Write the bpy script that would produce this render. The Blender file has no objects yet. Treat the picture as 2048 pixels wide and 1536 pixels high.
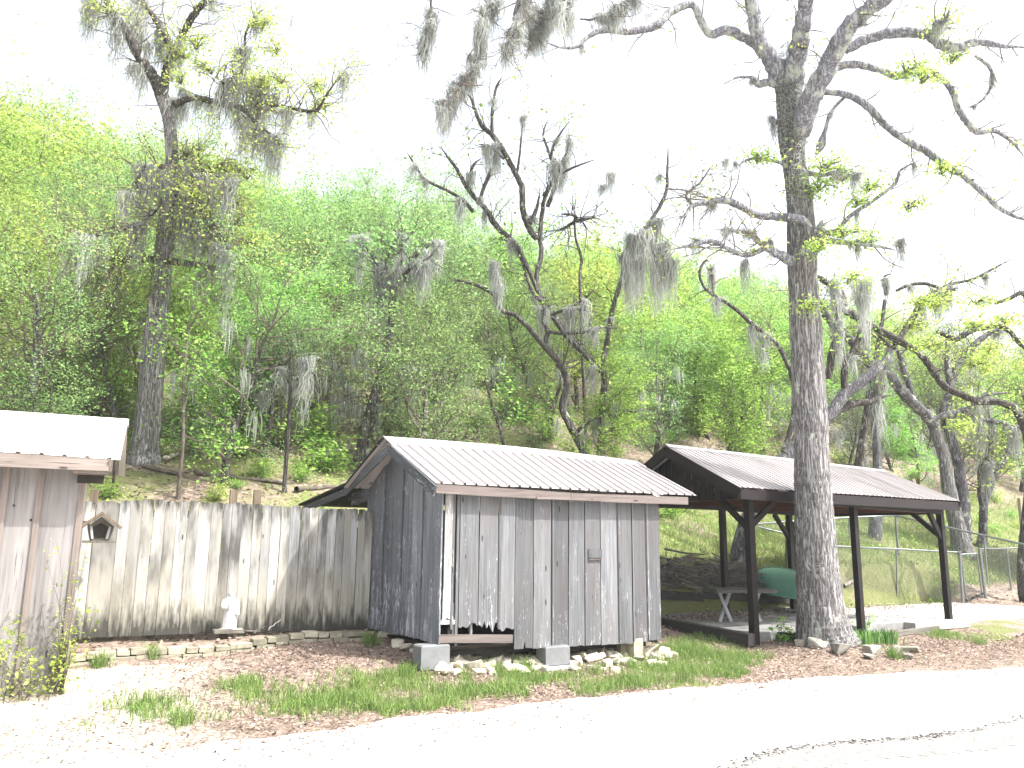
import bpy, math, random
import numpy as np
from mathutils import Matrix, Vector
R = math.radians
scn = bpy.context.scene
# ---------------------------------------------------------------- camera, sky, sun, exposure
F_PX, PITCH, ROLL, EYE = 1620.0, R(10.8), R(0.6), 1.6
cd = bpy.data.cameras.new('camera'); cam = bpy.data.objects.new('camera', cd)
scn.collection.objects.link(cam); scn.camera = cam
cd.sensor_width = 36; cd.lens = F_PX/2048*36; cd.clip_end = 2000; cd.clip_start = .05
cam.matrix_world = Matrix.Translation((0, 0, EYE)) @ Matrix.Rotation(R(90)+PITCH, 4, 'X') @ Matrix.Rotation(ROLL, 4, 'Z')
SUN_EL, SUN_AZ = R(52), (0.955, -0.296)      # horizontal direction towards the sun
w = bpy.data.worlds.new('World'); scn.world = w; w.use_nodes = True
nt = w.node_tree; bg = nt.nodes['Background']
sky = nt.nodes.new('ShaderNodeTexSky'); sky.sky_type = 'NISHITA'; sky.sun_disc = False
sky.sun_elevation = SUN_EL; sky.sun_rotation = math.atan2(SUN_AZ[0], SUN_AZ[1])
sky.air_density = 1.0; sky.dust_density = 5.0; sky.ozone_density = 1.0
veil = nt.nodes.new('ShaderNodeHueSaturation'); veil.inputs['Saturation'].default_value = .32      # thin white overcast
nt.links.new(sky.outputs[0], veil.inputs['Color']); nt.links.new(veil.outputs[0], bg.inputs[0]); bg.inputs[1].default_value = 0.15
sd = bpy.data.lights.new('sun', 'SUN'); so = bpy.data.objects.new('sun', sd); scn.collection.objects.link(so)
sd.energy = 2.7; sd.angle = R(0.55); sd.color = (1, .968, .915)
sv = Vector((SUN_AZ[0]*math.cos(SUN_EL), SUN_AZ[1]*math.cos(SUN_EL), math.sin(SUN_EL)))
so.rotation_euler = sv.to_track_quat('Z', 'Y').to_euler(); so.location = (30, -10, 40)
vs = scn.view_settings; vs.view_transform = 'Standard'; vs.look = 'None'; vs.gamma = 1; vs.use_curve_mapping = False
vs.exposure = 1.85
try:
    scn.cycles.max_bounces = 6; scn.cycles.diffuse_bounces = 3; scn.cycles.transparent_max_bounces = 8
except Exception: pass

# ---------------------------------------------------------------- pixel (of the 2048 px photograph) to place
_cw = cam.matrix_world.copy()
def ray(px, py):
    d = _cw.to_3x3() @ Vector((px-1024, -(py-768), -F_PX))
    return d.normalized()
def at(px, py, Y):
    d = ray(px, py); t = Y/d.y
    return Vector((d.x*t, Y, EYE+d.z*t))
def on_plane(px, py, P, n):
    d = ray(px, py); o = Vector((0, 0, EYE)); t = (Vector(P)-o).dot(n)/d.dot(n)
    return o+d*t
P1 = at(1509, 1279, 12.5); P3 = at(1899, 1252, 15.2)                  # front corner posts of the shelter
PU = Vector((P3.x-P1.x, P3.y-P1.y, 0)); PL = PU.length; PU.normalize(); PV = Vector((-PU.y, PU.x, 0)); PW = 2.75
_hv = np.array([-60, 6.2, 8.5, 10.3, 11.2, 12.0, 13, 14, 16, 20, 30, 45, 60, 90, 200])
_hz = np.array([0, 0, .01, .19, .33, .72, 1.35, 1.9, 2.85, 4.8, 9.0, 15.2, 19.5, 24, 30.])
def gz(x, y):
    x = np.asarray(x, float); y = np.asarray(y, float)
    v = -.5*x+.866*y
    z = np.interp(v, _hv, _hz)
    terr = 1/(1+np.exp(np.clip((x+1.75)*9, -40, 40)))
    st = np.clip((v-10.50)/.05, 0, 1)
    tz = np.where(v > 10.50, np.maximum(z, .335), z)
    z = z*(1-terr*st)+tz*terr*st
    far = np.clip((v-11.5)/6, 0, 1)
    z = z+far*(.18*np.sin(x*.9+y*.35)+.14*np.sin(y*1.3-x*.5)+.5*np.sin(x*.21+1)*np.clip((v-16)/20, 0, 1))
    near = np.clip((v-6.2)/.8, 0, 1)*(1-far)
    pu = (x-P1.x)*PU.x+(y-P1.y)*PU.y; pv_ = (x-P1.x)*PV.x+(y-P1.y)*PV.y      # levelled under the shelter floor
    lv_ = np.clip((pu+.35)/.1, 0, 1)*np.clip((10-pu)/.6, 0, 1)*np.clip((PW+.45-pv_)/.1, 0, 1)*np.clip((pv_+.1)/.1, 0, 1)
    z = z*(1-lv_)+np.minimum(z, P1.z-.06)*lv_
    z = z+.10/(1+np.exp(np.clip((x+.62)*9, -40, 40)))*np.clip((v-8.1)/.7, 0, 1)*np.clip((10.9-v)/.5, 0, 1)*np.clip((x+4)/1.5, 0, 1)
    z = z+.13*np.exp(-(((x-4.72)**2+(y-12.35)**2)/.62)**2)
    return z+near*(.012*np.sin(x*3.1+y*2.2)+.01*np.sin(x*5.3-y*4.1))
def gzf(x, y): return float(gz(x, y))
def hit(px, py, Y0=4):
    d = ray(px, py); t = Y0
    while t < 140:
        p = d*t
        if EYE+p.z <= gzf(p.x, p.y): break
        t += .05
    return Vector((p.x, p.y, gzf(p.x, p.y)))

# ---------------------------------------------------------------- objects
col = scn.collection
WM = {}
def tag(o, label=None, cat=None, group=None, kind=None):
    if label: o['label'] = label
    if cat: o['category'] = cat
    if group: o['group'] = group
    if kind: o['kind'] = kind
    return o
def link(o, parent=None, mw=None):
    mw = mw or Matrix.Identity(4)
    col.objects.link(o); WM[o.name] = mw
    if parent:
        o.parent = parent; o.matrix_basis = WM[parent.name].inverted() @ mw
    else: o.matrix_basis = mw
    return o
def thing(name, loc, label, cat, group=None):
    o = bpy.data.objects.new(name, None); o.empty_display_size = .2
    link(o, None, Matrix.Translation(Vector(loc)))
    return tag(o, label, cat, group)
def mesh_np(name, V, F, mat, tint=None, smooth=False, uv=None):
    me = bpy.data.meshes.new(name)
    V = np.asarray(V, np.float32).reshape(-1, 3)
    if isinstance(F, np.ndarray):
        k = F.shape[1]; n = len(F)
        me.vertices.add(len(V)); me.vertices.foreach_set('co', V.ravel())
        me.loops.add(n*k); me.loops.foreach_set('vertex_index', F.astype(np.int32).ravel())
        me.polygons.add(n); me.polygons.foreach_set('loop_start', np.arange(0, n*k, k, dtype=np.int32))
        try: me.polygons.foreach_set('loop_total', np.full(n, k, np.int32))
        except Exception: pass
        me.update(calc_edges=True)
    else:
        me.from_pydata([tuple(map(float, v)) for v in V], [], [tuple(map(int, f)) for f in F]); me.update()
    if tint is not None:
        a = me.attributes.new('tint', 'FLOAT', 'POINT'); a.data.foreach_set('value', np.asarray(tint, np.float32))
    if smooth: me.polygons.foreach_set('use_smooth', np.ones(len(me.polygons), bool))
    me.materials.append(mat)
    return me
def obj(name, me, parent=None, mw=None):
    return link(bpy.data.objects.new(name, me), parent, mw)
def wobj(name, V, F, mat, parent=None, **k):
    """world-space vertices -> object whose origin sits at their centre-base"""
    V = np.asarray(V, float).reshape(-1, 3)
    c = Vector(((V[:, 0].min()+V[:, 0].max())/2, (V[:, 1].min()+V[:, 1].max())/2, V[:, 2].min()))
    me = mesh_np(name, V-np.array(c), F, mat, **k)
    return obj(name, me, parent, Matrix.Translation(c))
def frame(o, x, z):
    z = Vector(z).normalized(); x = Vector(x); x = (x-z*x.dot(z)).normalized(); y = z.cross(x)
    return Matrix(((x.x, y.x, z.x, o[0]), (x.y, y.y, z.y, o[1]), (x.z, y.z, z.z, o[2]), (0, 0, 0, 1)))
def extr(name, out, t, mat, parent, mw):
    """outline (x,z) in the local frame extruded from y=-t/2 to t/2"""
    n = len(out)
    V = [(x, -t/2, z) for x, z in out]+[(x, t/2, z) for x, z in out]
    F = [tuple(range(n)), tuple(range(2*n-1, n-1, -1))]+[((i+1) % n, i, n+i, n+(i+1) % n) for i in range(n)]
    a = sum(out[i][0]*out[(i+1) % n][1]-out[(i+1) % n][0]*out[i][1] for i in range(n))
    if a < 0: F = [tuple(reversed(f)) for f in F]
    return obj(name, mesh_np(name, V, F, mat), parent, mw)
rj = random.Random(5)
def plank(name, p0, p1, w, t, side, mat, parent, cut0=0, cut1=0, jit=.003, rag=None):
    """board from p0 to p1 (centre line), width w along side, thickness t; cut = end slant"""
    p0 = Vector(p0); p1 = Vector(p1); L = (p1-p0).length
    j = lambda: rj.uniform(-jit, jit)
    h = w/2
    left = [(-h+j(), L*k) for k in (.66, .33)]; right = [(h+j(), L*k) for k in (.33, .66)]
    bot = [(-h, -cut0/2), (h, cut0/2)] if not rag else rag
    out = bot+right+[(h, L+cut1/2), (-h, L-cut1/2)]+left
    return extr(name, out, t, mat, parent, frame(p0, side, p1-p0))
def boxw(name, c, ax, dims, mat, parent=None, jit=0, az=(0, 0, 1)):
    """box centred at c, x axis along ax, z axis az, chamfered edges"""
    a, b, h = dims[0]/2, dims[1]/2, dims[2]/2; e = min(dims)*.08
    V = []; F = []
    for z, s in ((-h, e), (-h+e, 0), (h-e, 0), (h, e)):
        for x, y in ((-a, -b), (a, -b), (a, b), (-a, b)):
            V.append((x-math.copysign(s, x)+rj.uniform(-jit, jit), y-math.copysign(s, y)+rj.uniform(-jit, jit), z+rj.uniform(-jit, jit)))
    F = [(3, 2, 1, 0), (12, 13, 14, 15)]+[(r*4+i, r*4+(i+1) % 4, r*4+4+(i+1) % 4, r*4+4+i) for r in range(3) for i in range(4)]
    return obj(name, mesh_np(name, V, F, mat), parent, frame(c, ax, az))

# ---------------------------------------------------------------- materials
class NT:
    def __init__(s, name):
        s.m = bpy.data.materials.new(name); s.m.use_nodes = True; s.t = s.m.node_tree
        s.b = s.t.nodes['Principled BSDF']; s.out = s.t.nodes['Material Output']
        s.b.inputs['Roughness'].default_value = .85; s.b.inputs['Specular IOR Level'].default_value = .25
    def n(s, typ, **k):
        o = s.t.nodes.new('ShaderNode'+typ)
        for a, b in k.items(): setattr(o, a, b)
        return o
    def l(s, a, b): s.t.links.new(a, b)
    def val(s, x, inp):
        if hasattr(x, 'links') or isinstance(x, bpy.types.NodeSocket): s.l(x, inp)
        else: inp.default_value = x
    def math(s, op, a, b=0.0, c=None):
        o = s.n('Math', operation=op); s.val(a, o.inputs[0]); s.val(b, o.inputs[1])
        if c is not None: s.val(c, o.inputs[2])
        return o.outputs[0]
    def mix(s, f, a, b, bt='MIX'):
        o = s.n('MixRGB', blend_type=bt); s.val(f, o.inputs[0])
        for x, i in ((a, 1), (b, 2)):
            if isinstance(x, tuple): x = (*x[:3], 1)
            s.val(x, o.inputs[i])
        return o.outputs[0]
    def ramp(s, f, stops):
        o = s.n('ValToRGB'); s.l(f, o.inputs[0]); e = o.color_ramp.elements
        while len(e) < len(stops): e.new(.5)
        for i, (p, c) in enumerate(stops):
            e[i].position = p; e[i].color = (*c[:3], 1) if isinstance(c, tuple) else (c, c, c, 1)
        return o.outputs[0]
    def coord(s, scale=(1, 1, 1), rnd=True, kind='Object'):
        tc = s.n('TexCoord'); src = tc.outputs[kind]
        if rnd:
            oi = s.n('ObjectInfo'); v = s.n('VectorMath', operation='SCALE'); cb = s.n('CombineXYZ')
            for i, f in enumerate((1, 1.7, .6)): s.l(s.math('MULTIPLY', oi.outputs['Random'], f*37), cb.inputs[i])
            a = s.n('VectorMath', operation='ADD'); s.l(src, a.inputs[0]); s.l(cb.outputs[0], a.inputs[1]); src = a.outputs[0]
        m = s.n('VectorMath', operation='MULTIPLY'); s.l(src, m.inputs[0]); m.inputs[1].default_value = scale
        return m.outputs[0]
    def noise(s, v, scale=1, detail=5, rough=.6, dist=0):
        o = s.n('TexNoise'); s.l(v, o.inputs['Vector']); o.inputs['Scale'].default_value = scale
        o.inputs['Detail'].default_value = detail; o.inputs['Roughness'].default_value = rough; o.inputs['Distortion'].default_value = dist
        return o.outputs['Fac']
    def bump(s, h, strength=.5, dist=.01):
        o = s.n('Bump'); o.inputs['Strength'].default_value = strength; o.inputs['Distance'].default_value = dist
        s.l(h, o.inputs['Height']); s.l(o.outputs[0], s.b.inputs['Normal'])
    def color(s, c): s.val(c if not isinstance(c, tuple) else (*c, 1), s.b.inputs['Base Color']); return s.m

def wood(name, dark, mid, light, paint=.0, paintc=(.72, .73, .72), stain=.0, var=.25, tone=None, flecks=0, mildew=0):
    s = NT(name)
    g = s.noise(s.coord((38, 38, 1.3)), 1, 6, .62, .4)
    big = s.noise(s.coord((5, 5, .9)), 1, 3)
    c = s.ramp(g, [(.3, dark), (.5, mid), (.72, light)])
    c = s.mix(.55, c, s.ramp(big, [(.3, tuple(x*.62 for x in mid)), (.7, tuple(min(1, x*1.35) for x in mid))]), 'MIX')
    if tone:
        tz = s.noise(s.coord((1.5, 1.5, .7)), 1, 2)
        c = s.mix(s.ramp(tz, [(.42, 0.), (.6, .6)]), c, tone)
    oi = s.n('ObjectInfo')
    vv = s.math('MULTIPLY_ADD', oi.outputs['Random'], 2*var, 1-var)
    hsv = s.n('HueSaturation'); s.l(c, hsv.inputs['Color']); s.l(vv, hsv.inputs['Value']); c = hsv.outputs[0]
    # knots
    vo = s.n('TexVoronoi'); s.l(s.coord((7, 3, 2.1)), vo.inputs['Vector']); vo.inputs['Scale'].default_value = 1
    k = s.ramp(vo.outputs['Distance'], [(.07, 1.), (.10, 0.)])
    c = s.mix(s.math('MULTIPLY', k, .85), c, (.02, .017, .014))
    # drying checks
    ck = s.noise(s.coord((90, 90, 2.2)), 1, 2, .5)
    ckm = s.ramp(ck, [(.27, 1.), (.33, 0.)])
    c = s.mix(s.math('MULTIPLY', ckm, .7), c, (.03, .027, .025))
    if stain:
        st = s.noise(s.coord((3, 3, .8)), 1, 4); c = s.mix(s.math('MULTIPLY', s.ramp(st, [(.47, 0.), (.66, 1.)]), stain), c, (.045, .043, .038))
    if flecks:
        # fine upright flakes of old paint, thicker in some runs than others
        f1 = s.noise(s.coord((120, 120, 10)), 1, 2, .5); f2 = s.noise(s.coord((9, 9, 1.6)), 1, 3); f3 = s.noise(s.coord((240, 240, 26)), 1, 2)
        tcf = s.n('TexCoord'); sxf = s.n('SeparateXYZ'); s.l(tcf.outputs['Object'], sxf.inputs[0])
        lowf = s.ramp(s.math('MULTIPLY', sxf.outputs[2], .5), [(.0, .07), (.5, .03), (.85, -.0)])
        q = s.math('ADD', s.math('ADD', s.math('MULTIPLY', f1, .55), s.math('MULTIPLY', f3, .25)), s.math('ADD', s.math('MULTIPLY', f2, .5), lowf))
        c = s.mix(s.ramp(s.math('SUBTRACT', q, .83-.12*flecks), [(.0, 0.), (.05, .9)]), c, paintc)
    if mildew:
        tcm = s.n('TexCoord'); sxm = s.n('SeparateXYZ'); s.l(tcm.outputs['Object'], sxm.inputs[0]); mn = s.noise(s.coord((16, 16, 3)), 1, 4)
        hz_ = s.math('ADD', sxm.outputs[2], s.math('MULTIPLY', s.math('SUBTRACT', mn, .5), .9))
        top_ = s.ramp(s.math('MULTIPLY', hz_, .5), [(.04, 1.), (.19, 0.), (.73, 0.), (.84, 1.)])
        mm = s.n('ColorRamp') if False else top_
        c = s.mix(s.math('MULTIPLY', s.ramp(s.math('MULTIPLY', hz_, .5), [(.0, 1.), (.45, 0.)]), .75), c, (.37, .345, .27))
        c = s.mix(s.math('MULTIPLY', mm, mildew), c, (.05, .05, .043))
    if paint:
        pn = s.noise(s.coord((55, 55, 9)), 1, 3, .6); pr = s.noise(s.coord((4, 4, 1.1)), 1, 3)
        tc = s.n('TexCoord'); sx = s.n('SeparateXYZ'); s.l(tc.outputs['Object'], sx.inputs[0])
        hh = s.ramp(s.math('MULTIPLY', sx.outputs[2], .5), [(.0, .15), (.45, .06), (.85, 0.)])   # paint survives low on the boards
        th = s.math('SUBTRACT', s.math('ADD', s.math('ADD', s.math('MULTIPLY', pn, 1.0), s.math('MULTIPLY', pr, .55)), hh), 1.0-paint)
        pm = s.ramp(th, [(.0, 0.), (.02, 1.)])
        c = s.mix(pm, c, paintc)
    s.bump(s.math('SUBTRACT', g, s.math('MULTIPLY', ckm, .8)), .6, .004)
    return s.color(c)
def plain(name, c, rough=.8, var=.1, scale=6, bump=.15, spec=.25, metal=0, dark=None):
    s = NT(name); n = s.noise(s.coord((scale,)*3), 1, 6)
    cc = s.ramp(n, [(.3, dark or tuple(x*(1-var) for x in c)), (.7, tuple(min(1, x*(1+var)) for x in c))])
    oi = s.n('ObjectInfo'); hsv = s.n('HueSaturation'); s.l(cc, hsv.inputs['Color']); s.l(s.math('MULTIPLY_ADD', oi.outputs['Random'], var*1.5, 1-var*.75), hsv.inputs['Value'])
    s.bump(s.noise(s.coord((scale*6,)*3), 1, 4), bump, .006)
    s.b.inputs['Roughness'].default_value = rough; s.b.inputs['Specular IOR Level'].default_value = spec; s.b.inputs['Metallic'].default_value = metal
    return s.color(hsv.outputs[0])
def leafmat(name, stops, trans=.5, hue=.02, val=.25):
    s = NT(name); a = s.n('Attribute', attribute_name='tint')
    c = s.ramp(a.outputs['Fac'], stops)
    oi = s.n('ObjectInfo'); hsv = s.n('HueSaturation'); s.l(c, hsv.inputs['Color'])
    s.l(s.math('MULTIPLY_ADD', oi.outputs['Random'], 2*hue, .5-hue), hsv.inputs['Hue'])
    s.l(s.math('MULTIPLY_ADD', oi.outputs['Random'], 2*val, 1-val), hsv.inputs['Value'])
    c = hsv.outputs[0]
    s.color(c); tr = s.n('BsdfTranslucent'); s.l(c, tr.inputs[0])
    mx = s.n('MixShader'); mx.inputs[0].default_value = trans
    s.l(s.b.outputs[0], mx.inputs[1]); s.l(tr.outputs[0], mx.inputs[2]); s.l(mx.outputs[0], s.out.inputs[0])
    s.b.inputs['Roughness'].default_value = .6
    return s.m
def bark(name, dark, mid, light, lichen=0.0, sc=1.0, kind='Object'):
    s = NT(name)
    g0 = s.noise(s.coord((24*sc, 24*sc, 2.4*sc), False), 1, 4, .6, .6); g2 = s.noise(s.coord((60*sc, 60*sc, 9*sc), False), 1, 3, .6)
    fur_ = s.math('MULTIPLY', s.math('ABSOLUTE', s.math('SUBTRACT', g0, .5)), 4.2)
    g = s.math('ADD', s.math('MULTIPLY', s.math('MINIMUM', fur_, .62), .8), s.math('MULTIPLY', g2, .45))
    c = s.ramp(g, [(.24, dark), (.45, mid), (.72, light)])
    if lichen:
        ln = s.noise(s.coord((5, 5, 3), False), 1, 6, .7)
        c = s.mix(s.ramp(ln, [(.62-lichen*.3, 0.), (.7-lichen*.3, .85)]), c, (.40, .43, .38))
    s.bump(g, .7, .025)
    return s.color(c)
MT = {}
MT['shed'] = wood('shed_weathered_wood', (.033, .034, .037), (.115, .118, .125), (.22, .226, .236), paint=.0, paintc=(.42, .43, .45), var=.32, tone=(.11, .104, .104), flecks=.1)
MT['shed_side'] = wood('shed_side_weathered_wood', (.045, .049, .056), (.13, .138, .154), (.25, .26, .285), paint=.0, paintc=(.5, .54, .58), var=.32, flecks=.5)
MT['peel'] = wood('peeling_white_board', (.09, .085, .08), (.2, .19, .185), (.32, .31, .3), paint=.0, var=.05, paintc=(.48,.48,.48), flecks=1.1)
MT['trim'] = wood('roof_trim_wood', (.05, .04, .036), (.13, .108, .10), (.22, .19, .175), paint=.0, var=.1)
MT['barge'] = wood('barge_board_wood', (.03, .033, .036), (.07, .075, .085), (.15, .16, .17), paint=.0, flecks=.2, paintc=(.45, .5, .52), var=.1)
MT['fence'] = wood('fence_board_wood', (.13, .13, .127), (.33, .335, .335), (.50, .51, .51), stain=.85, var=.28, tone=(.30, .28, .235), mildew=1.)
MT['cabin'] = wood('cabin_board_wood', (.085, .078, .076), (.20, .188, .184), (.30, .285, .28), var=.08)
MT['cabin_trim'] = wood('cabin_trim_wood', (.09, .072, .062), (.185, .155, .138), (.27, .24, .22), var=.08)
MT['rail'] = wood('old_rail_wood', (.05, .04, .03), (.14, .11, .08), (.24, .2, .16), var=.2)
MT['brown'] = plain('dark_brown_paint', (.012, .0085, .009), .6, .12, 4, .12)
MT['brown_in'] = wood('pavilion_rafter_wood', (.045, .02, .012), (.10, .045, .03), (.16, .08, .055), var=.15)
MT['timber'] = wood('black_timber', (.015, .014, .013), (.035, .032, .03), (.08, .075, .07), var=.2)
MT['timber_grey'] = wood('grey_timber', (.05, .045, .04), (.14, .13, .11), (.25, .23, .2), var=.2)
MT['roof_s'] = plain('pale_painted_metal', (.40, .365, .36), .42, .05, 3, .03, .5)
MT['roof_c'] = plain('cream_painted_metal', (.74, .70, .66), .4, .04, 3, .03, .5)
MT['roof_p'] = plain('taupe_painted_metal', (.33, .305, .30), .45, .10, 2.2, .05, .5)
MT['tarpaper'] = plain('dark_roofing_felt', (.025, .025, .026), .9, .3, 9, .4)
MT['block'] = plain('concrete_block', (.165, .17, .175), .95, .12, 8, .5)
MT['stone'] = plain('pale_limestone', (.50, .46, .37), .95, .22, 7, .6)
MT['stone_grey'] = plain('grey_limestone', (.24, .225, .19), .95, .3, 6, .7, dark=(.16, .15, .13))
MT['wallstone'] = plain('mossy_limestone', (.27, .25, .19), .95, .3, 7, .7, dark=(.17, .16, .12))
MT['statue'] = plain('white_plaster', (.45, .45, .45), .7, .04, 12, .1)
MT['galv'] = plain('galvanised_steel', (.2, .215, .22), .45, .1, 12, .05, .5, .6)
MT['canoe'] = plain('green_canoe_hull', (.22, .50, .40), .4, .15, 2.5, .06, .4)
MT['tablewood'] = wood('whitewashed_wood', (.2, .2, .2), (.38, .38, .39), (.55, .55, .56), var=.1)
MT['darkwood'] = wood('dark_table_wood', (.03, .028, .025), (.085, .08, .07), (.16, .15, .13), var=.1)
MT['gatewood'] = wood('dark_green_gate_wood', (.015, .02, .014), (.035, .045, .032), (.08, .09, .06), var=.2)
MT['tan'] = plain('tan_wall', (.40, .34, .24), .85, .05, 4, .1)
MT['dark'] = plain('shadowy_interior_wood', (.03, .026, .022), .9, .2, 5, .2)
MT['bark'] = bark('furrowed_grey_bark', (.055, .052, .051), (.175, .168, .166), (.32, .31, .308), .08)
MT['bark_l'] = bark('glare_pale_lichen_bark', (.09, .09, .105), (.21, .21, .24), (.36, .365, .40), .35)  # lichened limbs, base colour paled to lilac for the sky glare
MT['bark_limb'] = bark('dark_limb_bark', (.045, .042, .046), (.105, .10, .11), (.20, .195, .21), .2)
MT['bark_d'] = bark('dark_bark', (.02, .018, .017), (.065, .058, .053), (.15, .135, .12), .12)
MT['twig'] = plain('grey_brown_twigs', (.12, .10, .085), .9, .35, 9, .1)
MT['moss'] = leafmat('spanish_moss', [(0, (.28, .295, .28)), (1, (.52, .54, .50))], .5, .0, .2)
MT['lf_y'] = leafmat('yellow_green_leaves', [(0, (.18, .26, .05)), (.5, (.36, .50, .10)), (1, (.58, .66, .19))], .6, .015, .15)
MT['lf_b'] = leafmat('bright_green_leaves', [(0, (.10, .21, .04)), (.5, (.25, .44, .08)), (1, (.45, .62, .17))], .6, .02, .2)
MT['lf_f'] = leafmat('feathery_green_leaves', [(0, (.10, .19, .06)), (.5, (.22, .37, .12)), (1, (.40, .56, .22))], .6, .02, .2)
MT['lf_d'] = leafmat('dull_green_leaves', [(0, (.055, .085, .04)), (.5, (.10, .155, .06)), (1, (.20, .27, .11))], .5, .02, .25)
MT['lf_o'] = leafmat('olive_dry_leaves', [(0, (.10, .095, .055)), (.5, (.18, .185, .095)), (1, (.28, .31, .14))], .45, .01, .2)
MT['grass'] = leafmat('grass_blades', [(0, (.09, .15, .04)), (.6, (.19, .30, .075)), (1, (.42, .44, .2))], .4, .0, 0)
MT['iris'] = leafmat('iris_blades', [(0, (.06, .15, .04)), (1, (.2, .36, .10))], .4, .0, 0)
MT['litter'] = leafmat('fallen_leaves', [(0, (.07, .05, .04)), (.45, (.22, .16, .125)), (.8, (.42, .33, .27)), (1, (.62, .54, .46))], .1, .0, 0)
MT['brush'] = plain('weathered_brush', (.13, .115, .10), .9, .45, 6, .2)
MT['stick'] = plain('grey_sticks', (.27, .24, .21), .9, .35, 6, .2)
def ground_mat():
    s = NT('soil_and_leaf_litter')
    P = s.coord((1, 1, 1), False)
    n1 = s.noise(P, 1.1, 5); n2 = s.noise(P, 22, 6, .7); n3 = s.noise(P, 70, 3, .7)
    c = s.ramp(n2, [(.34, (.08, .06, .048)), (.5, (.25, .20, .16)), (.72, (.42, .35, .295))])
    vo = s.n('TexVoronoi'); s.l(P, vo.inputs['Vector']); vo.inputs['Scale'].default_value = 30
    c = s.mix(.45, c, s.ramp(s.noise(vo.outputs['Position'], 9, 0), [(.3, (.09, .06, .045)), (.55, (.24, .165, .13)), (.75, (.42, .33, .27))]))
    a = s.n('Attribute', attribute_name='tint')
    gm = s.ramp(s.math('ADD', s.math('MULTIPLY', a.outputs['Fac'], 1.0), s.math('MULTIPLY', s.math('SUBTRACT', n1, .5), .9)), [(.42, 0.), (.62, 1.)])
    gc = s.ramp(n3, [(.3, (.06, .075, .02)), (.7, (.19, .23, .06))])
    c = s.mix(s.math('MULTIPLY', gm, .8), c, gc)
    sx = s.n('SeparateXYZ'); s.l(P, sx.inputs[0])            # soil paler towards the cabin, strong sunlight put into its colour
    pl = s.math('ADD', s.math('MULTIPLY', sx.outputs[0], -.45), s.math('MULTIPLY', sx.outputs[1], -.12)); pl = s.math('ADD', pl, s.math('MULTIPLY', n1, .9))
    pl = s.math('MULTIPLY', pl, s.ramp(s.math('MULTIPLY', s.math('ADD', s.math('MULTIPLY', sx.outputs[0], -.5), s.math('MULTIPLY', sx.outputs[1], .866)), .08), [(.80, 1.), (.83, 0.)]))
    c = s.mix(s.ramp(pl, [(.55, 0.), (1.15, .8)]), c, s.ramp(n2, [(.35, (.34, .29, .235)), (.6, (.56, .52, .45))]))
    s.bump(s.math('ADD', n2, s.math('MULTIPLY', n3, .6)), .8, .03)
    return s.color(c)
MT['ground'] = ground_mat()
def road_mat():
    s = NT('pale_road_gravel_and_asphalt'); P = s.coord((1, 1, 1), False)
    n = s.noise(P, 1.6, 5); f = s.noise(P, 55, 4, .7)
    c = s.ramp(n, [(.3, (.50, .48, .455)), (.7, (.66, .64, .61))])
    c = s.mix(s.ramp(f, [(.30, .35), (.42, 0.)]), c, (.22, .2, .18))
    s.bump(f, .4, .01); return s.color(c)
MT['road'] = road_mat()
MT['asphalt2'] = plain('worn_grey_asphalt', (.25, .24, .225), .95, .25, 30, .6, dark=(.12, .115, .11))
MT['slab_lit'] = plain('sunlit_concrete', (.42, .40, .375), .9, .2, 2.5, .2, dark=(.26, .25, .23))  # right end of the floor, sunlight put into the paler colour
MT['slab'] = plain('shaded_stained_concrete', (.20, .20, .195), .9, .25, 2.5, .2, dark=(.11, .108, .105))  # mottled left floor, the roof's shade put into the darker colour
MT['crack'] = plain('dark_crumbled_edge', (.09, .085, .08), 1, .5, 40, .8)
# ---------------------------------------------------------------- tubes, leaves, moss
def catmull(P, n):
    P = np.asarray(P, float); Q = np.vstack([2*P[0]-P[1], P, 2*P[-1]-P[-2]]); out = []
    for i in range(1, len(Q)-2):
        t = np.linspace(0, 1, n, endpoint=False)[:, None]
        a, b, c, d = Q[i-1], Q[i], Q[i+1], Q[i+2]
        out.append(.5*((2*b)+(c-a)*t+(2*a-5*b+4*c-d)*t**2+(3*b-3*c+d-a)*t**3))
    return np.vstack(out+[P[-1:]])
class Geo:
    def __init__(s): s.V = []; s.F = []; s.T = []; s.n = 0
    def add(s, V, F, T=None):
        s.V.append(V); s.F.append(F+s.n); s.n += len(V)
        s.T.append(np.zeros(len(V)) if T is None else T)
    def get(s): return np.vstack(s.V), np.vstack(s.F), np.concatenate(s.T)
    def build(s, name, mat, parent=None, smooth=False, world=True):
        V, F, T = s.get()
        if world: return wobj(name, V, F, mat, parent, tint=T, smooth=smooth)
        return mesh_np(name, V, F, mat, tint=T, smooth=smooth)
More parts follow.
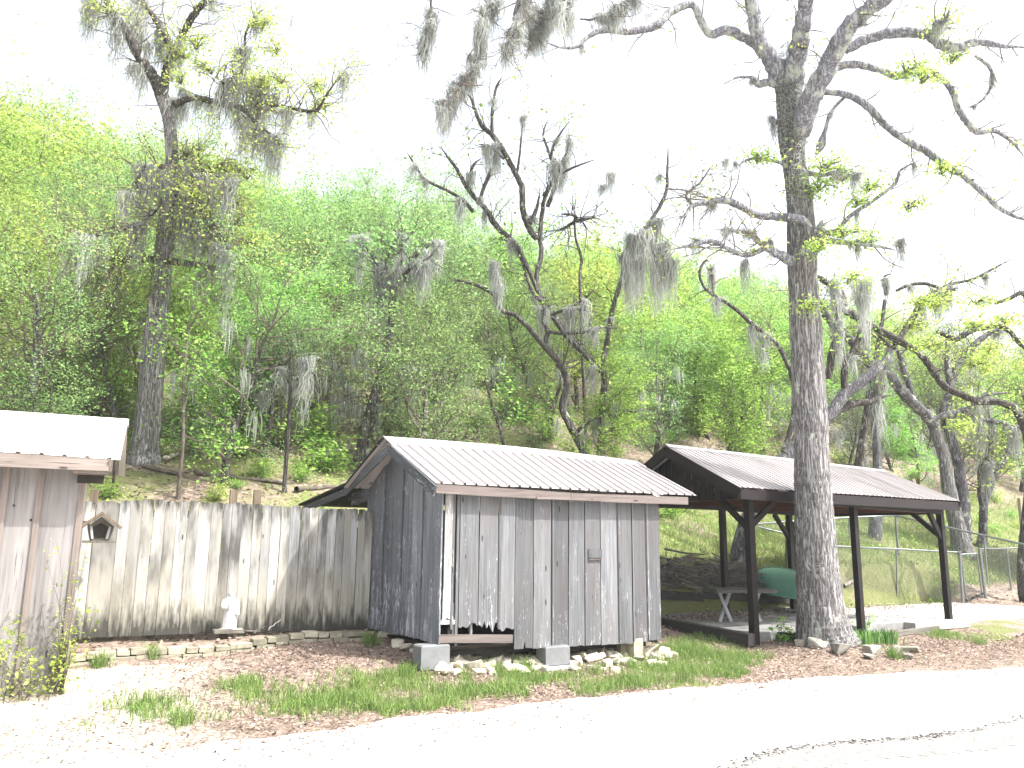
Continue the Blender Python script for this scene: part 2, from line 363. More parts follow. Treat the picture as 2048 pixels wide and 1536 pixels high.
def tube(geo, P, Rr, k=6, rough=0, rng=None, ridge=0, cap=True):
    """P (n,3) centre line, Rr radii"""
    P = np.asarray(P, float); Rr = np.asarray(Rr, float); n = len(P)
    T = np.gradient(P, axis=0); T /= np.linalg.norm(T, axis=1)[:, None]+1e-9
    a = np.array([0, 0, 1.]) if abs(T[0][2]) < .9 else np.array([1., 0, 0])
    N = np.zeros_like(P); x = np.cross(T[0], a); x /= np.linalg.norm(x); 
    for i in range(n):
        x = x-T[i]*x.dot(T[i]); x /= np.linalg.norm(x)+1e-9; N[i] = x
    B = np.cross(T, N); th = np.linspace(0, 2*np.pi, k, endpoint=False)
    rr = np.repeat(Rr[:, None], k, 1)
    if ridge:
        s = np.concatenate([[0], np.cumsum(np.linalg.norm(np.diff(P, axis=0), axis=1))])
        ph = rng.uniform(0, 6, 12); d = np.zeros((n, k))
        for j, f in enumerate((11, 17, 23, 31, 41)):
            d += np.abs(np.sin(f*th[None, :]/2+ph[j]+.9*np.sin(s[:, None]*(1.3+.7*j)+ph[j+5])+.5*np.sin(s[:, None]*(5.1+j))))*(.36-.05*j)
        rr = rr*(1+ridge*(d-.75))
    if rough: rr = rr*(1+rng.normal(0, rough, (n, 1))+rng.normal(0, rough*.5, (n, k)))
    V = P[:, None, :]+N[:, None, :]*(np.cos(th)[None, :, None]*rr[..., None])+B[:, None, :]*(np.sin(th)[None, :, None]*rr[..., None])
    V = V.reshape(-1, 3); i = np.arange(n-1)[:, None]*k; j = np.arange(k)[None, :]; j2 = (j+1) % k
    F = np.stack([i+j, i+j2, i+k+j2, i+k+j], -1).reshape(-1, 4)
    geo.add(V, F)
    if cap and Rr[-1] > .01:
        V2 = np.vstack([V[-k:], P[-1:]+T[-1]*Rr[-1]*.4]); 
        geo.add(V2, np.array([[q, (q+1) % k, k, k] for q in range(k)])) if False else geo.add(V2, np.array([[q, (q+1) % k, (q+2) % k, k] for q in range(0, k, 2)]))
def leaves(geo, C, size, rng, var=.55, flat=.35, lo=0., hi=1., asp=.55, T=None):
    """one pointed, folded leaf (a rhombic quad) at each centre; flat pulls normals upward"""
    C = np.asarray(C, float); n = len(C)
    if not n: return
    d = rng.normal(0, 1, (n, 3)); d[:, 2] = d[:, 2]*.6-.1; d /= np.linalg.norm(d, axis=1)[:, None]
    u = rng.normal(0, 1, (n, 3)); u[:, 2] += flat*4
    s = np.cross(d, u); s /= np.linalg.norm(s, axis=1)[:, None]+1e-9
    nn = np.cross(s, d)
    L = size*(1+rng.uniform(-var, var, (n, 1)))
    W = L*asp*.5
    V = np.stack([C-d*L*.5, C+s*W+nn*L*.12, C+d*L*.5, C-s*W+nn*L*.12], 1).reshape(-1, 3)
    F = np.arange(n*4).reshape(-1, 4)
    t = rng.uniform(lo, hi, n) if T is None else np.clip(T+rng.normal(0, .15, n), 0, 1)
    geo.add(V, F, np.repeat(t, 4))
def branchlet(rng, p, d, L, r, seg, wander, up):
    P = [p]; d = d/np.linalg.norm(d)
    for i in range(seg):
        d = d+rng.normal(0, wander, 3); d[2] += up; d /= np.linalg.norm(d)
        P.append(P[-1]+d*L/seg)
    return np.array(P), np.linspace(r, r*.25, seg+1)
def spawn(rng, P, Rr, n, L, rf, seg, wander, up, t0=.2, ang=1.0, rmax=1.):
    """side shoots of a centre line"""
    out = []; m = len(P)
    for _ in range(n):
        t = t0+(1-t0)*rng.random()**.8; i = min(int(t*(m-1)), m-2)
        T = P[i+1]-P[i]; T = T/(np.linalg.norm(T)+1e-9)
        q = rng.normal(0, 1, 3); q -= T*q.dot(T); q /= np.linalg.norm(q)+1e-9
        d = T*math.cos(ang)+q*math.sin(ang)
        out.append(branchlet(rng, P[i]+(P[i+1]-P[i])*rng.random(), d, L*rng.uniform(.55, 1.3), min(max(Rr[i]*rf, .004), rmax), seg, wander, up))
    return out
def moss_mesh(name, seed, n, L, spread):
    rng = np.random.default_rng(seed); g = Geo()
    for _ in range(n):
        a = rng.normal(0, spread, 2); l = L*rng.uniform(.3, 1)*math.exp(-(a[0]/spread)**2*.55)
        k = 5; x = np.array([a[0], a[1]*.5, rng.uniform(-.05, .04)]); P = [x]
        for i in range(k):
            x = x+np.array([rng.normal(0, .042)-a[0]*.07, rng.normal(0, .042)-a[1]*.03, -l/k]); P.append(x)
        P = np.array(P); wd = np.linspace(1, .25, k+1)[:, None]*rng.uniform(.005, .015)
        th = rng.uniform(0, 3.14); s = np.array([math.cos(th), math.sin(th), 0])
        V = np.stack([P-s*wd, P+s*wd], 1).reshape(-1, 3); i = np.arange(k)*2
        g.add(V, np.stack([i, i+1, i+3, i+2], 1), np.full(len(V), rng.random()))
    return g.build(name, MT['moss'], world=False)
MOSS = [moss_mesh('moss_strands', 20+i, n, L, sp) for i, (n, L, sp) in enumerate([(95, .6, .10), (130, 1.05, .13), (160, 1.6, .15), (70, 1.2, .06), (120, .45, .16), (140, 2.1, .13)])]
def moss(parent, p, kind, sc=1.0, rot=0.):
    return obj('moss_clump', MOSS[kind], parent, Matrix.Translation(Vector(p)) @ Matrix.Rotation(rot, 4, 'Z') @ Matrix.Scale(sc, 4))
def px_line(pts, Y, dY=0):
    """[(px,py,r_px[,Yoffset])] -> centre line and radii in metres"""
    P = []; Rr = []
    for i, q in enumerate(pts):
        yo = q[3] if len(q) > 3 else dY*i/(len(pts)-1)
        p = at(q[0], q[1], Y+yo); P.append(p[:]); Rr.append(q[2]/F_PX*(Y+yo)*math.cos(math.atan((q[0]-1024)/F_PX)))
    return np.array(P), np.array(Rr)
def smooth_line(P, Rr, n=5, jit=0, rng=None):
    Q = catmull(np.hstack([P, Rr[:, None]]), n)
    p = Q[:, :3].copy(); r = np.maximum(Q[:, 3], .003)
    if jit: p[1:-1] += rng.normal(0, 1, (len(p)-2, 3))*(r[1:-1, None]*jit)
    return p, r
NT_COUNT = [0]
def traced_tree(label, cat, Y, trunk, limbs, seed, bk='bark', lf=None, leaf=.07, twigs=5, twigL=.9, nleaf=14, moss_n=0, mk=(0, 1), msc=1.0, fur=.1, ks=14, group=None, name='tree', dY=0,
                lz=(0, 1), leafy=.6, sub=4, up=.03, extra_moss=(), shelves=(), shlf=None, limbk=8, spread=.12, moss_min=0, limb_bk=None):
    rng = np.random.default_rng(seed)
    P, Rr = px_line(trunk, Y, dY)
    P[0][2] = min(P[0][2], gzf(P[0][0], P[0][1])-.02)
    root = thing(name, (P[0][0], P[0][1], gzf(P[0][0], P[0][1])), label, cat, group)
    p, r = smooth_line(P, Rr, 14 if ks > 30 else 7)
    g = Geo(); tube(g, p, r, ks, .012, rng, ridge=fur)
    g.build('trunk', MT[bk], root, smooth=True)
    lines = [(p[len(p)//2:], r[len(r)//2:], 0)]; lo = []
    for L in limbs:
        opt = {}
        if isinstance(L, dict): opt = L; L = L['p']
        Pl, Rl = px_line(L, Y+(opt.get('y', 0)), opt.get('d', rng.uniform(-.8, .8)))
        Rl[-1] *= .35; pl, rl = smooth_line(Pl, Rl, 6, .09, rng)
        g = Geo(); tube(g, pl, rl, limbk, .025, rng, ridge=fur*.6)
        o = g.build('limb', MT[limb_bk or bk], root, smooth=True)
        lines.append((pl, rl, opt.get('t', 1)))
    tw = Geo(); lv = Geo(); tips = []
    for pl, rl, t in lines:
        if t == 0: nt = twigs//3
        else: nt = int(twigs*t*max(1, np.linalg.norm(pl[-1]-pl[0])/1.2))
        for q, qr in spawn(rng, pl, rl, nt, twigL, .35, 5, .25, up, .15, 1.0, .013*max(1, Y/18)):
            tube(tw, q, qr, 4, cap=False)
            for s2, sr in spawn(rng, q, qr, sub, twigL*.45, .55, 3, .3, up, .2, .8):
                tube(tw, s2, sr, 3, cap=False)
                if rng.random() < leafy: tips.append(s2)
            if rng.random() < leafy: tips.append(q[2:])
    if tw.n: 
        o = tw.build('twigs', MT['twig' if bk != 'bark_d' else 'bark_d'], root); tag(o, kind='stuff')
    if lf and tips:
        C = []
        for q in tips:
            m = rng.poisson(nleaf); i = rng.integers(0, len(q), m)
            C.append(q[i]+rng.normal(0, spread, (m, 3)))
        C = np.vstack(C); tt = None
        leaves(lv, C, leaf, rng, lo=lz[0], hi=lz[1])
        lv.build('foliage', MT[lf], root)
    if shelves:
        # drooping leafy sprays: a fan of thin twigs with small leaves along them
        sg = Geo(); sw = Geo()
        for (px, py, wpx, hpx, *k_) in shelves:
            yy = Y+rng.uniform(-1.2, -.2)*(Y/15); c = np.array(at(px, py, yy)[:]); a_ = wpx/F_PX*yy; h_ = hpx/F_PX*yy
            n_ = int(7+wpx/9); base = c+np.array([rng.uniform(-.3, .3)*a_, .3, -.1*h_])
            for _ in range(n_):
                e_ = c+np.array([rng.uniform(-1, 1)*a_, rng.uniform(-.7, .7)*a_, rng.uniform(-1, .8)*h_*.8])
                m_ = (base+e_)/2+np.array([0, 0, h_*.45]); P_ = catmull([base, m_, e_], 4); tube(sw, P_, np.linspace(.012, .004, len(P_)), 4, cap=False)
                for _ in range(3):
                    d_ = P_[rng.integers(3, len(P_))]; q_, r_ = branchlet(rng, d_, rng.normal(0, 1, 3)*[1, 1, .3], .35*a_+.15, .005, 4, .25, -.06); tube(sw, q_, r_, 3, cap=False)
                    nl = 11; leaves(sg, q_[rng.integers(0, 5, nl)]+rng.normal(0, .075, (nl, 3))*[1.6, 1.6, .7], leaf*.95, rng, lo=.1, hi=1., flat=.7)
        o = sw.build('spray_twigs', MT['twig'], root); tag(o, kind='stuff'); sg.build('leafy_sprays', MT[shlf or lf or 'lf_y'], root)
    for _ in range(moss_n):
        pl, rl, t = lines[rng.integers(1 if len(lines) > 1 else 0, len(lines))]
        i = rng.integers(len(pl)//4, len(pl))
        moss(root, pl[i]-np.array([0, 0, rl[i]*.5]), int(rng.choice(mk)), msc*rng.uniform(.6, 1.25), rng.uniform(0, 6))
    for (px, py, k, sc) in extra_moss:
        moss(root, at(px, py, Y+rng.uniform(-.3, .3)), k, sc, rng.uniform(0, 6))
    return root
# ---------------------------------------------------------------- hillside tree prototypes
def proto_tree(seed, H, crown, lf, bk, nb, nleaf, leaf, lean=.08, bare=0., mossy=0, low=.25, lz=(0, 1), spread=.22, droop=0.):
    rng = np.random.default_rng(seed)
    a = rng.uniform(0, 6.28)
    P = [np.zeros(3)-np.array([0, 0, .4])]; d = np.array([math.cos(a)*lean, math.sin(a)*lean, 1.])
    for i in range(7):
        d = d+np.append(rng.normal(0, .10, 2), 0); P.append(P[-1]+d/np.linalg.norm(d)*H*.9/7)
    r0 = H*.016+.03
    p, r = smooth_line(np.array(P), np.linspace(r0, r0*.2, 8), 3)
    tg = Geo(); tube(tg, p, r, 8, .04, rng, .1)
    wg = Geo(); lg = Geo(); C = []
    for q, qr in spawn(rng, p, r, nb, crown, .5, 7, .20, .09-droop, low, .95):
        h = (q[0][2]/H); sc = .55+.6*math.sin(min(1, max(0, (h-low*.5)))*2.4)
        q = q[0]+(q-q[0])*sc
        tube(wg, q, qr, 5, cap=False)
        for s1, sr in spawn(rng, q, qr, 7, crown*.5, .5, 4, .28, .05-droop, .2, .85):
            tube(wg, s1, sr, 3, cap=False)
            for s2, s2r in spawn(rng, s1, sr, 2, crown*.25, .6, 2, .3, .02, .3, .8):
                tube(wg, s2, s2r*.8, 3, cap=False)
                if rng.random() > bare:
                    m = rng.poisson(nleaf*.5); C.append(s2[rng.integers(0, 3, m)]+rng.normal(0, spread, (m, 3)))
            if rng.random() > bare:
                m = rng.poisson(nleaf); C.append(s1[rng.integers(1, 5, m)]+rng.normal(0, spread, (m, 3))*[1, 1, .38])
    mg = None
    if C:
        C = np.vstack(C); leaves(lg, C, leaf, rng, lo=lz[0], hi=lz[1], flat=.5)
    if mossy:
        mg = Geo()
        for _ in range(mossy):
            h = rng.uniform(.35, .95); c = p[int(h*(len(p)-1))]+np.append(rng.normal(0, crown*.45, 2), 0)
            for _ in range(26):
                x = c+rng.normal(0, .12, 3); l = rng.uniform(.3, 1.1); wd = rng.uniform(.008, .02); th = rng.uniform(0, 3.14)
                s = np.array([math.cos(th), math.sin(th), 0])*wd; x2 = x+np.array([rng.normal(0, .05), rng.normal(0, .05), -l]); xm = (x+x2)/2+rng.normal(0, .03, 3)
                mg.add(np.array([x-s, x+s, xm-s, xm+s, x2-s*.3, x2+s*.3]), np.array([[0, 1, 3, 2], [2, 3, 5, 4]]), np.full(6, rng.random()))
    return [('trunk', tg.build('trunk', MT[bk], world=False, smooth=True)), ('twigs', wg.build('twigs', MT['twig'], world=False))]+\
        ([('crown', lg.build('crown', MT[lf], world=False))] if C is not None and len(C) else [])+([('moss', mg.build('moss', MT['moss'], world=False))] if mg else [])
def plant_tree(proto, loc, sc, rot, label, cat='tree', group=None, name='tree'):
    root = thing(name, loc, label, cat, group)
    for nm, me in proto:
        o = obj(nm, me, root, Matrix.Translation(Vector(loc)) @ Matrix.Rotation(rot, 4, 'Z') @ Matrix.Diagonal((sc[0], sc[0], sc[1], 1)))
        if nm in ('twigs', 'moss', 'stems'): o['kind'] = 'stuff'
    return root
# ================================================================ the setting
def in_poly(x, y, poly):
    c = np.zeros(np.shape(x), bool); n = len(poly)
    for i in range(n):
        x0, y0 = poly[i]; x1, y1 = poly[(i+1) % n]
        m = ((y0 > y) != (y1 > y)) & (x < (x1-x0)*(y-y0)/(y1-y0+1e-12)+x0); c ^= m
    return c
def gpoly(pp): return [tuple(hit(*q)[:2]) for q in pp]
GR_NEAR = [gpoly(p) for p in ([(190, 1420), (300, 1385), (420, 1400), (430, 1440), (330, 1455), (220, 1450)], [(390, 1425), (480, 1365), (600, 1375), (730, 1350), (830, 1330), (900, 1352), (1030, 1345), (1120, 1355), (1300, 1330), (1340, 1300), (1440, 1290), (1530, 1315), (1500, 1340), (1400, 1375), (1250, 1390), (1120, 1380), (1000, 1400), (880, 1425), (740, 1435), (560, 1440), (440, 1445)],
    [(1320, 1290), (1330, 1262), (1460, 1290), (1500, 1310), (1400, 1330), (1330, 1320)],
    [(1860, 1275), (1900, 1245), (2048, 1240), (2048, 1275), (1960, 1290)])]
def grass_w(x, y):
    """how grassy the ground is, 0..1"""
    v = -.5*x+.866*y; m = np.zeros(np.shape(x))
    wx = x+.16*np.sin(y*7+x*3)+.1*np.sin(y*15-x*9); wy = y+.12*np.sin(x*8-y*2)+.08*np.sin(x*17+y*5)
    for p in GR_NEAR:
        m = np.maximum(m, (in_poly(wx, wy, p)*.4+in_poly(wx+.15, wy+.1, p)*.3+in_poly(wx-.15, wy-.1, p)*.3)*(.55+.45*np.sin(x*3.7+y)*np.sin(y*4.3-x*2)))
    n = .5+.5*np.sin(x*1.7+1)*np.sin(y*1.9+.4)
    right = (x > 2.2)*np.clip((v-11.6)/.4, 0, 1)*(.62+.45*n)*np.clip((17.5-v)/3, .12, 1)
    right = right*np.where((x < 5)&(v > 13.2), .75, 1)
    left = (x <= 2.2)*np.clip((v-12)/1, 0, 1)*(.42+.3*n)
    return np.maximum(m, np.maximum(right, left))
def sheet(name, u0, u1, v0, v1, du, dv, zf, mat, tintf=None, edge=None):
    us = np.arange(u0, u1+du, du); vs_ = np.concatenate([np.arange(v0, v1, dv), [v1]]) if np.isscalar(dv) else np.array(dv)
    U, Vv = np.meshgrid(us, vs_)
    if edge is not None:
        t = (Vv-vs_[0])/(vs_[-1]-vs_[0]); Vv = vs_[0]+t*(edge(U)-vs_[0])
    X = U*.866-Vv*.5; Y = U*.5+Vv*.866; Z = zf(X, Y)
    V = np.stack([X, Y, Z], -1).reshape(-1, 3); n, m = U.shape
    i = np.arange(n-1)[:, None]*m; j = np.arange(m-1)[None]
    F = np.stack([i+j, i+j+1, i+m+j+1, i+m+j], -1).reshape(-1, 4)
    me = mesh_np(name, V, F, mat, tint=None if tintf is None else tintf(V[:, 0], V[:, 1]), smooth=True)
    o = obj(name, me); o['kind'] = 'structure'; return o
vlist = np.concatenate([[-300, -60, -20, -6, 0], np.arange(2, 5.4, .6), np.arange(5.4, 12.6, .09), np.arange(12.6, 20, .25), np.arange(20, 62, 1.2), [64, 70, 80, 100, 140, 220]])
us_ = np.concatenate([np.arange(-400, -60, 40), np.arange(-60, -14, 2), np.arange(-14, 26, .12), np.arange(26, 70, 2), np.arange(70, 420, 40)])
U, Vv = np.meshgrid(us_, vlist); X = U*.866-Vv*.5; Y = U*.5+Vv*.866; Z = gz(X, Y)
rngg = np.random.default_rng(1)
Z = Z+np.where((Vv > 6.4) & (Vv < 30), rngg.normal(0, .006, Z.shape), 0)
Z = np.where((Vv < 5.6), -.03, Z)
V = np.stack([X, Y, Z], -1).reshape(-1, 3); n_, m_ = U.shape
i = np.arange(n_-1)[:, None]*m_; j = np.arange(m_-1)[None]
F = np.stack([i+j, i+j+1, i+m_+j+1, i+m_+j], -1).reshape(-1, 4)
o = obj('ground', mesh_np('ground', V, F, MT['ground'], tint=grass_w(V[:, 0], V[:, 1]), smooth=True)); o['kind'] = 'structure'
# road: edge traced from the photograph
ep = [hit(*q) for q in ((-300, 1600), (60, 1530), (430, 1492), (760, 1447), (1080, 1408), (1340, 1380), (1700, 1356), (2048, 1338))]
eu = [p.x*.866+p.y*.5 for p in ep]; ev = [-p.x*.5+p.y*.866 for p in ep]
order = np.argsort(eu); eu = np.array(eu)[order]; ev = np.array(ev)[order]
def edgef(U): return np.interp(U, eu, ev)+.025*np.sin(U*4.7)+.03*np.sin(U*9.1+1)+.018*np.sin(U*23)
sheet('road', -60, 80, -6, 6, .15, np.array([-7, -3, 0, 2, 4, 5, 5.8, 6.0]), lambda x, y: np.maximum(gz(x, y), 0)+.012, MT['road'], None, edgef)
# worn strip beside the patched edge in the road, and the crumbled edge itself
pe = [hit(*q) for q in ((1420, 1552), (1540, 1510), (1660, 1492), (1760, 1485), (1850, 1478), (1920, 1466), (2060, 1437))]
g = Geo(); rr_ = np.random.default_rng(3)
line = catmull([(p.x, p.y, .019) for p in pe], 14)
for q in line:
    for _ in range(9):
        c = q+np.array([rr_.normal(0, .05), rr_.normal(0, .035)-.02, 0]); s = rr_.uniform(.006, .022)
        a = rr_.uniform(0, 6.28, 5).cumsum() if False else np.sort(rr_.uniform(0, 6.28, 5))
        top = np.stack([c[0]+s*np.cos(a), c[1]+s*np.sin(a), np.full(5, .014)], 1); pk = np.array([[c[0], c[1], .014+s*.55]])
        g.add(np.vstack([top, pk]), np.array([[k, (k+1) % 5, 5, 5][:4] for k in range(5)])[:, [0, 1, 2]].repeat(1, 0) if False else np.array([[0, 1, 2, 5], [2, 3, 4, 5], [4, 0, 5, 5]])[:2])
o = g.build('crumbled_asphalt_edge', MT['crack']); o['kind'] = 'stuff'; o['label'] = 'broken dark edge of the asphalt patch crossing the bright road'
lp = [(p.x, p.y) for p in pe]
Vw = []; 
for k in range(len(line)):
    a = line[k]; wob = .04*math.sin(k*1.3)
    Vw += [(a[0], a[1], .0165), (a[0]+.12, a[1]-.5+wob, .0165)]
Fw = [(2*k, 2*k+1, 2*k+3, 2*k+2) for k in range(len(line)-1)]
o = obj('worn_asphalt', mesh_np('worn_asphalt', Vw, Fw, MT['asphalt2'])); o['kind'] = 'structure'

# ================================================================ grey shed
Z3 = Vector((0, 0, 1))
A = at(878, 1287, 9.7); Bc = at(1317, 1281, 11.5)
SU = Vector((Bc.x-A.x, Bc.y-A.y, 0)); SL = SU.length; SU.normalize(); SV = Vector((-SU.y, SU.x, 0))
SD = 2.25
def sfront(px, py, v=0.): p = on_plane(px, py, A+SV*v, SV); return (p-A).dot(SU), p.z
def sside(px, py, u=0.): p = on_plane(px, py, A+SU*u, SU); return (p-A).dot(SV), p.z
def SP(u, v, z): return Vector((A.x+SU.x*u+SV.x*v, A.y+SU.y*u+SV.y*v, z))
shed = thing('plank_shed', SP(SL/2, SD/2, .1), 'weathered grey plank shed with a ribbed pale metal roof, rotted hole at its bottom left', 'shed')
# roof lines (u,z) at the eave and the ridge
EV, RV = -.17, SD/2
eL = sfront(872, 966, EV); eR = sfront(1393, 991, EV); rL = sfront(769, 877, RV); rR = sfront(1272, 925, RV)
def lerp(a, b, t): return a+(b-a)*t
def roofz(u, v):
    """front slope height at u,v"""
    t = (v-EV)/(RV-EV)
    ze = lerp(eL[1], eR[1], (u-eL[0])/(eR[0]-eL[0])); zr = lerp(rL[1], rR[1], (u-rL[0])/(rR[0]-rL[0]))
    return lerp(ze, zr, t)
# front boards: px of their edges along the wall at mid height, bottom py
fe = [(891, 878), (908, 897), (915, 905), (921, 912), (959, 951), (997, 990), (1030, 1025), (1066, 1063), (1102, 1098), (1136, 1133), (1168, 1165), (1200, 1197), (1233, 1231), (1262, 1261), (1290, 1289), (1318, 1317)]
def front_bottom(u):
    pts = [(sfront(878, 1288)), sfront(1025, 1296), sfront(1140, 1294), sfront(1317, 1281)]
    return float(np.interp(u, [p[0] for p in pts], [p[1] for p in pts]))
us0 = [sfront((a+b)/2, 1130)[0] for a, b in fe]
def rag(h, depth, n, seed, base):
    r = random.Random(seed); o_ = []
    for k in range(n+1):
        x = -h+2*h*k/n; o_.append((x, base+r.uniform(0, depth)))
    return o_
for k in range(len(us0)-1):
    u0, u1 = us0[k], us0[k+1]; wd = u1-u0; uc = (u0+u1)/2
    zb = front_bottom(uc)+rj.uniform(-.01, .012); zt = roofz(uc, 0)-.02
    nm = 'board' if wd > .07 else 'batten'; t = .02; off = -.012
    m = MT['shed']; rg = None
    if k == 0: m = MT['peel']; zb = sfront(890, 1243)[1]; rg = [(-wd/2+.004, .0), (-.01, .035), (.012, .045), (wd/2-.004, .01)]
    if k in (1, 2): off = -.02 if k == 1 else -.008
    if k == 1:
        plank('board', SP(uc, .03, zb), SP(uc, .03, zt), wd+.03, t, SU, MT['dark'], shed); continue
    if k == 3: zb = sfront(935, 1256)[1]; rg = rag(wd/2-.004, .07, 9, 4, 0)
    if k == 4: zb = sfront(975, 1256)[1]; rg = rag(wd/2-.004, .10, 9, 9, 0); rg[6] = (rg[6][0], .0); rg[7] = (rg[7][0], -.05)
    if k == 5: zb = sfront(1010, 1262)[1]; rg = rag(wd/2-.004, .05, 8, 2, 0)
    if k == 6: rg = [(-wd/2+.003, 0), (-.02, .0), (.0, .0), (.012, .07), (.02, .09), (.03, .01), (wd/2-.003, .0)]
    if k > 6: rg = rag(wd/2-.003, .016, 4, k, -.008)
    plank(nm, SP(uc, off-rj.uniform(0, .012), zb), SP(uc+rj.uniform(-.004, .004), off-rj.uniform(0, .01), zt), wd-.011, t, SU, m, shed, rag=rg)
for px in (905, 998, 1103, 1168, 1234, 1262, 1291):     # thin battens left over the joints
    u = sfront(px, 1050)[0]; zb = front_bottom(u)+.02
    if px in (905, 998): zb = sfront(px, 1258)[1]
    plank('batten', SP(u, -.03, zb), SP(u+.004, -.03, roofz(u, 0)-.05), .024 if px > 1000 else .03, .012, SU, MT['shed'], shed)
# sill, patch, studs seen through the hole
u0, z0 = sfront(874, 1277); u1, z1 = sfront(1022, 1277)
plank('sill_board', SP(u0, -.03, z0), SP(u1, -.03, z1), .095, .025, Z3, MT['trim'], shed)
plank('patch_board', SP(sfront(880, 1244)[0], -.012, sfront(880, 1244)[1]), SP(sfront(910, 1244)[0], -.012, sfront(905, 1244)[1]), .05, .02, Z3, MT['tablewood'], shed)
u, z = sfront(894, 1260); plank('stud', SP(u+.09, .04, z-.08), SP(u+.09, .04, z+.3), .03, .05, SU, MT['tablewood'], shed)
u, z = sfront(945, 1266); plank('stud', SP(u, .05, z-.05), SP(u, .05, z+.2), .03, .04, SU, MT['tablewood'], shed)
# small grey plate nailed on the sixth board
u, z = sfront(1187, 1107); plank('wall_plate', SP(u, -.032, z-.055), SP(u, -.032, z+.055), sfront(1200, 1107)[0]-sfront(1173, 1107)[0], .016, SU, MT['shed'], shed)
u, z = sfront(1187, 1119); plank('wall_plate_ledge', SP(sfront(1173, 1119)[0], -.036, z), SP(sfront(1200, 1119)[0], -.036, z), .012, .03, Z3, MT['trim'], shed)
# left gable wall
ge = [736, 754, 772, 791, 809, 829, 849, 868, 889]
gv = [sside(x, 1000)[0] for x in ge]
apex_v = RV; gap = .012
kz = sside(690, 976, -.2)
def gtop(v):
    zf = roofz(0, min(v, 2*RV-v)); return zf-.03
gb0 = sside(722, 1252)[1]; gb1 = sside(878, 1287)[1]
for k in range(len(gv)-1):
    v0, v1 = gv[k], gv[k+1]; vc = (v0+v1)/2; wd = abs(v1-v0)
    v0_, v1_ = max(v0, v1), min(v0, v1)
    zb = lerp(gb1, gb0, vc/gv[0])+rj.uniform(-.01, .01)
    d = gtop(v1_)-gtop(v0_)
    # local x runs along -SV (towards the front corner)
    plank('board', SP(-.014*(k % 2)-rj.uniform(0, .006), vc, zb), SP(-.014*(k % 2), vc, gtop(vc)), wd-.030, .02, -SV, MT['shed_side'], shed, cut1=d, rag=rag(wd/2-.003, .02, 4, k+50, -.01))
# back and right walls, floor (close the dark inside)
for nm, a, b, ht in (('back_wall', SP(.02, SD, 0), SP(SL, SD, 0), 1.95), ('end_wall', SP(SL, SD-.02, 0), SP(SL, .02, 0), 1.95)):
    d = (b-a).normalized(); L = (b-a).length; n = int(L/.2)
    for k in range(n):
        c = a+d*(k+.5)*L/n; plank('board', (c.x, c.y, .22), (c.x, c.y, 2.0 if nm == 'back_wall' else roofz(SL, SD/2-abs((k+.5)*L/n-SD/2))-.05), L/n-.004, .02, d, MT['shed_side'], shed)
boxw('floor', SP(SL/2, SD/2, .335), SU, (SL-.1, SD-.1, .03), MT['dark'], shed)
for vj in (.25, 1.1, 2.0):
    plank('floor_joist', SP(.03, vj, .28), SP(SL-.03, vj, .20), .09, .05, Z3, MT['timber'], shed)
# roof: ribbed sheets on both slopes, ridge cap, fascia, barge boards
def ribbed(name, q, nrib, mat, parent, nsheet, h=.018, th=.004, droop=None, us=None):
    """q(s,t)->point on the slope, s along the eave 0..1, t eave->ridge; ribs run t"""
    up = (q(.5, 1)-q(.5, 0)).cross(q(1, .5)-q(0, .5)); up = up.normalized() if up.z > 0 else -up.normalized()
    bounds = [round(i*nrib/nsheet) for i in range(nsheet+1)]
    for a, b in zip(bounds[:-1], bounds[1:]):
        ss = []
        for k in range(a, b):
            f = .5/nrib
            ss += [(k/nrib, 0), ((k+.38)/nrib, 0), ((k+.44)/nrib, h), ((k+.56)/nrib, h), ((k+.62)/nrib, 0)]
        ss.append((b/nrib, 0)); lift = .003*(a//max(1, (nrib//nsheet)) % 2)
        V = []; T = (0, .3, .6, .85, 1)
        for t in T:
            for s_, hh in ss:
                p = q(s_, t)+up*(hh+lift+rj.uniform(-.0012, .0012))
                if droop and t == 0: p = p+Vector((0, 0, droop(s_)))
                V.append(p[:])
        n = len(ss); F = [(r*n+i, r*n+i+1, (r+1)*n+i+1, (r+1)*n+i) for r in range(len(T)-1) for i in range(n-1)]
        m = len(V); V2 = V+[(Vector(v)-up*th)[:] for v in V]
        F = F+[tuple(reversed([m+x for x in f])) for f in F]+[(i+1, i, m+i, m+i+1) for i in range(n-1)]+[(r*n, (r+1)*n, m+(r+1)*n, m+r*n) for r in range(len(T)-1)]+[((r+1)*n+n-1, r*n+n-1, m+r*n+n-1, m+(r+1)*n+n-1) for r in range(len(T)-1)]
        wobj(name, V2, F, mat, parent)
def qf(s, t):
    if True:
        e = SP(lerp(eL[0], eR[0], s), EV, lerp(eL[1], eR[1], s)); r = SP(lerp(rL[0], rR[0], s), RV, lerp(rL[1], rR[1], s)+.035*math.sin(math.pi*s))
    return e.lerp(r, t)
def dr(s): return -.05*math.exp(-((s-.82)/.018)**2)+.012*math.exp(-((s-.55)/.01)**2)
ribbed('roof_panel', qf, 27, MT['roof_s'], shed, 4, .03, droop=dr)
def qb(s, t):
    r = qf(s, 1); e = qf(s, 0); k = SP(0, 0, 0); d = r-e; f = Vector((d.x, d.y, 0)); 
    return (r+f*.88-Vector((0, 0, d.z*.92))).lerp(r, t)
ribbed('roof_panel', qb, 27, MT['roof_s'], shed, 4, .02)
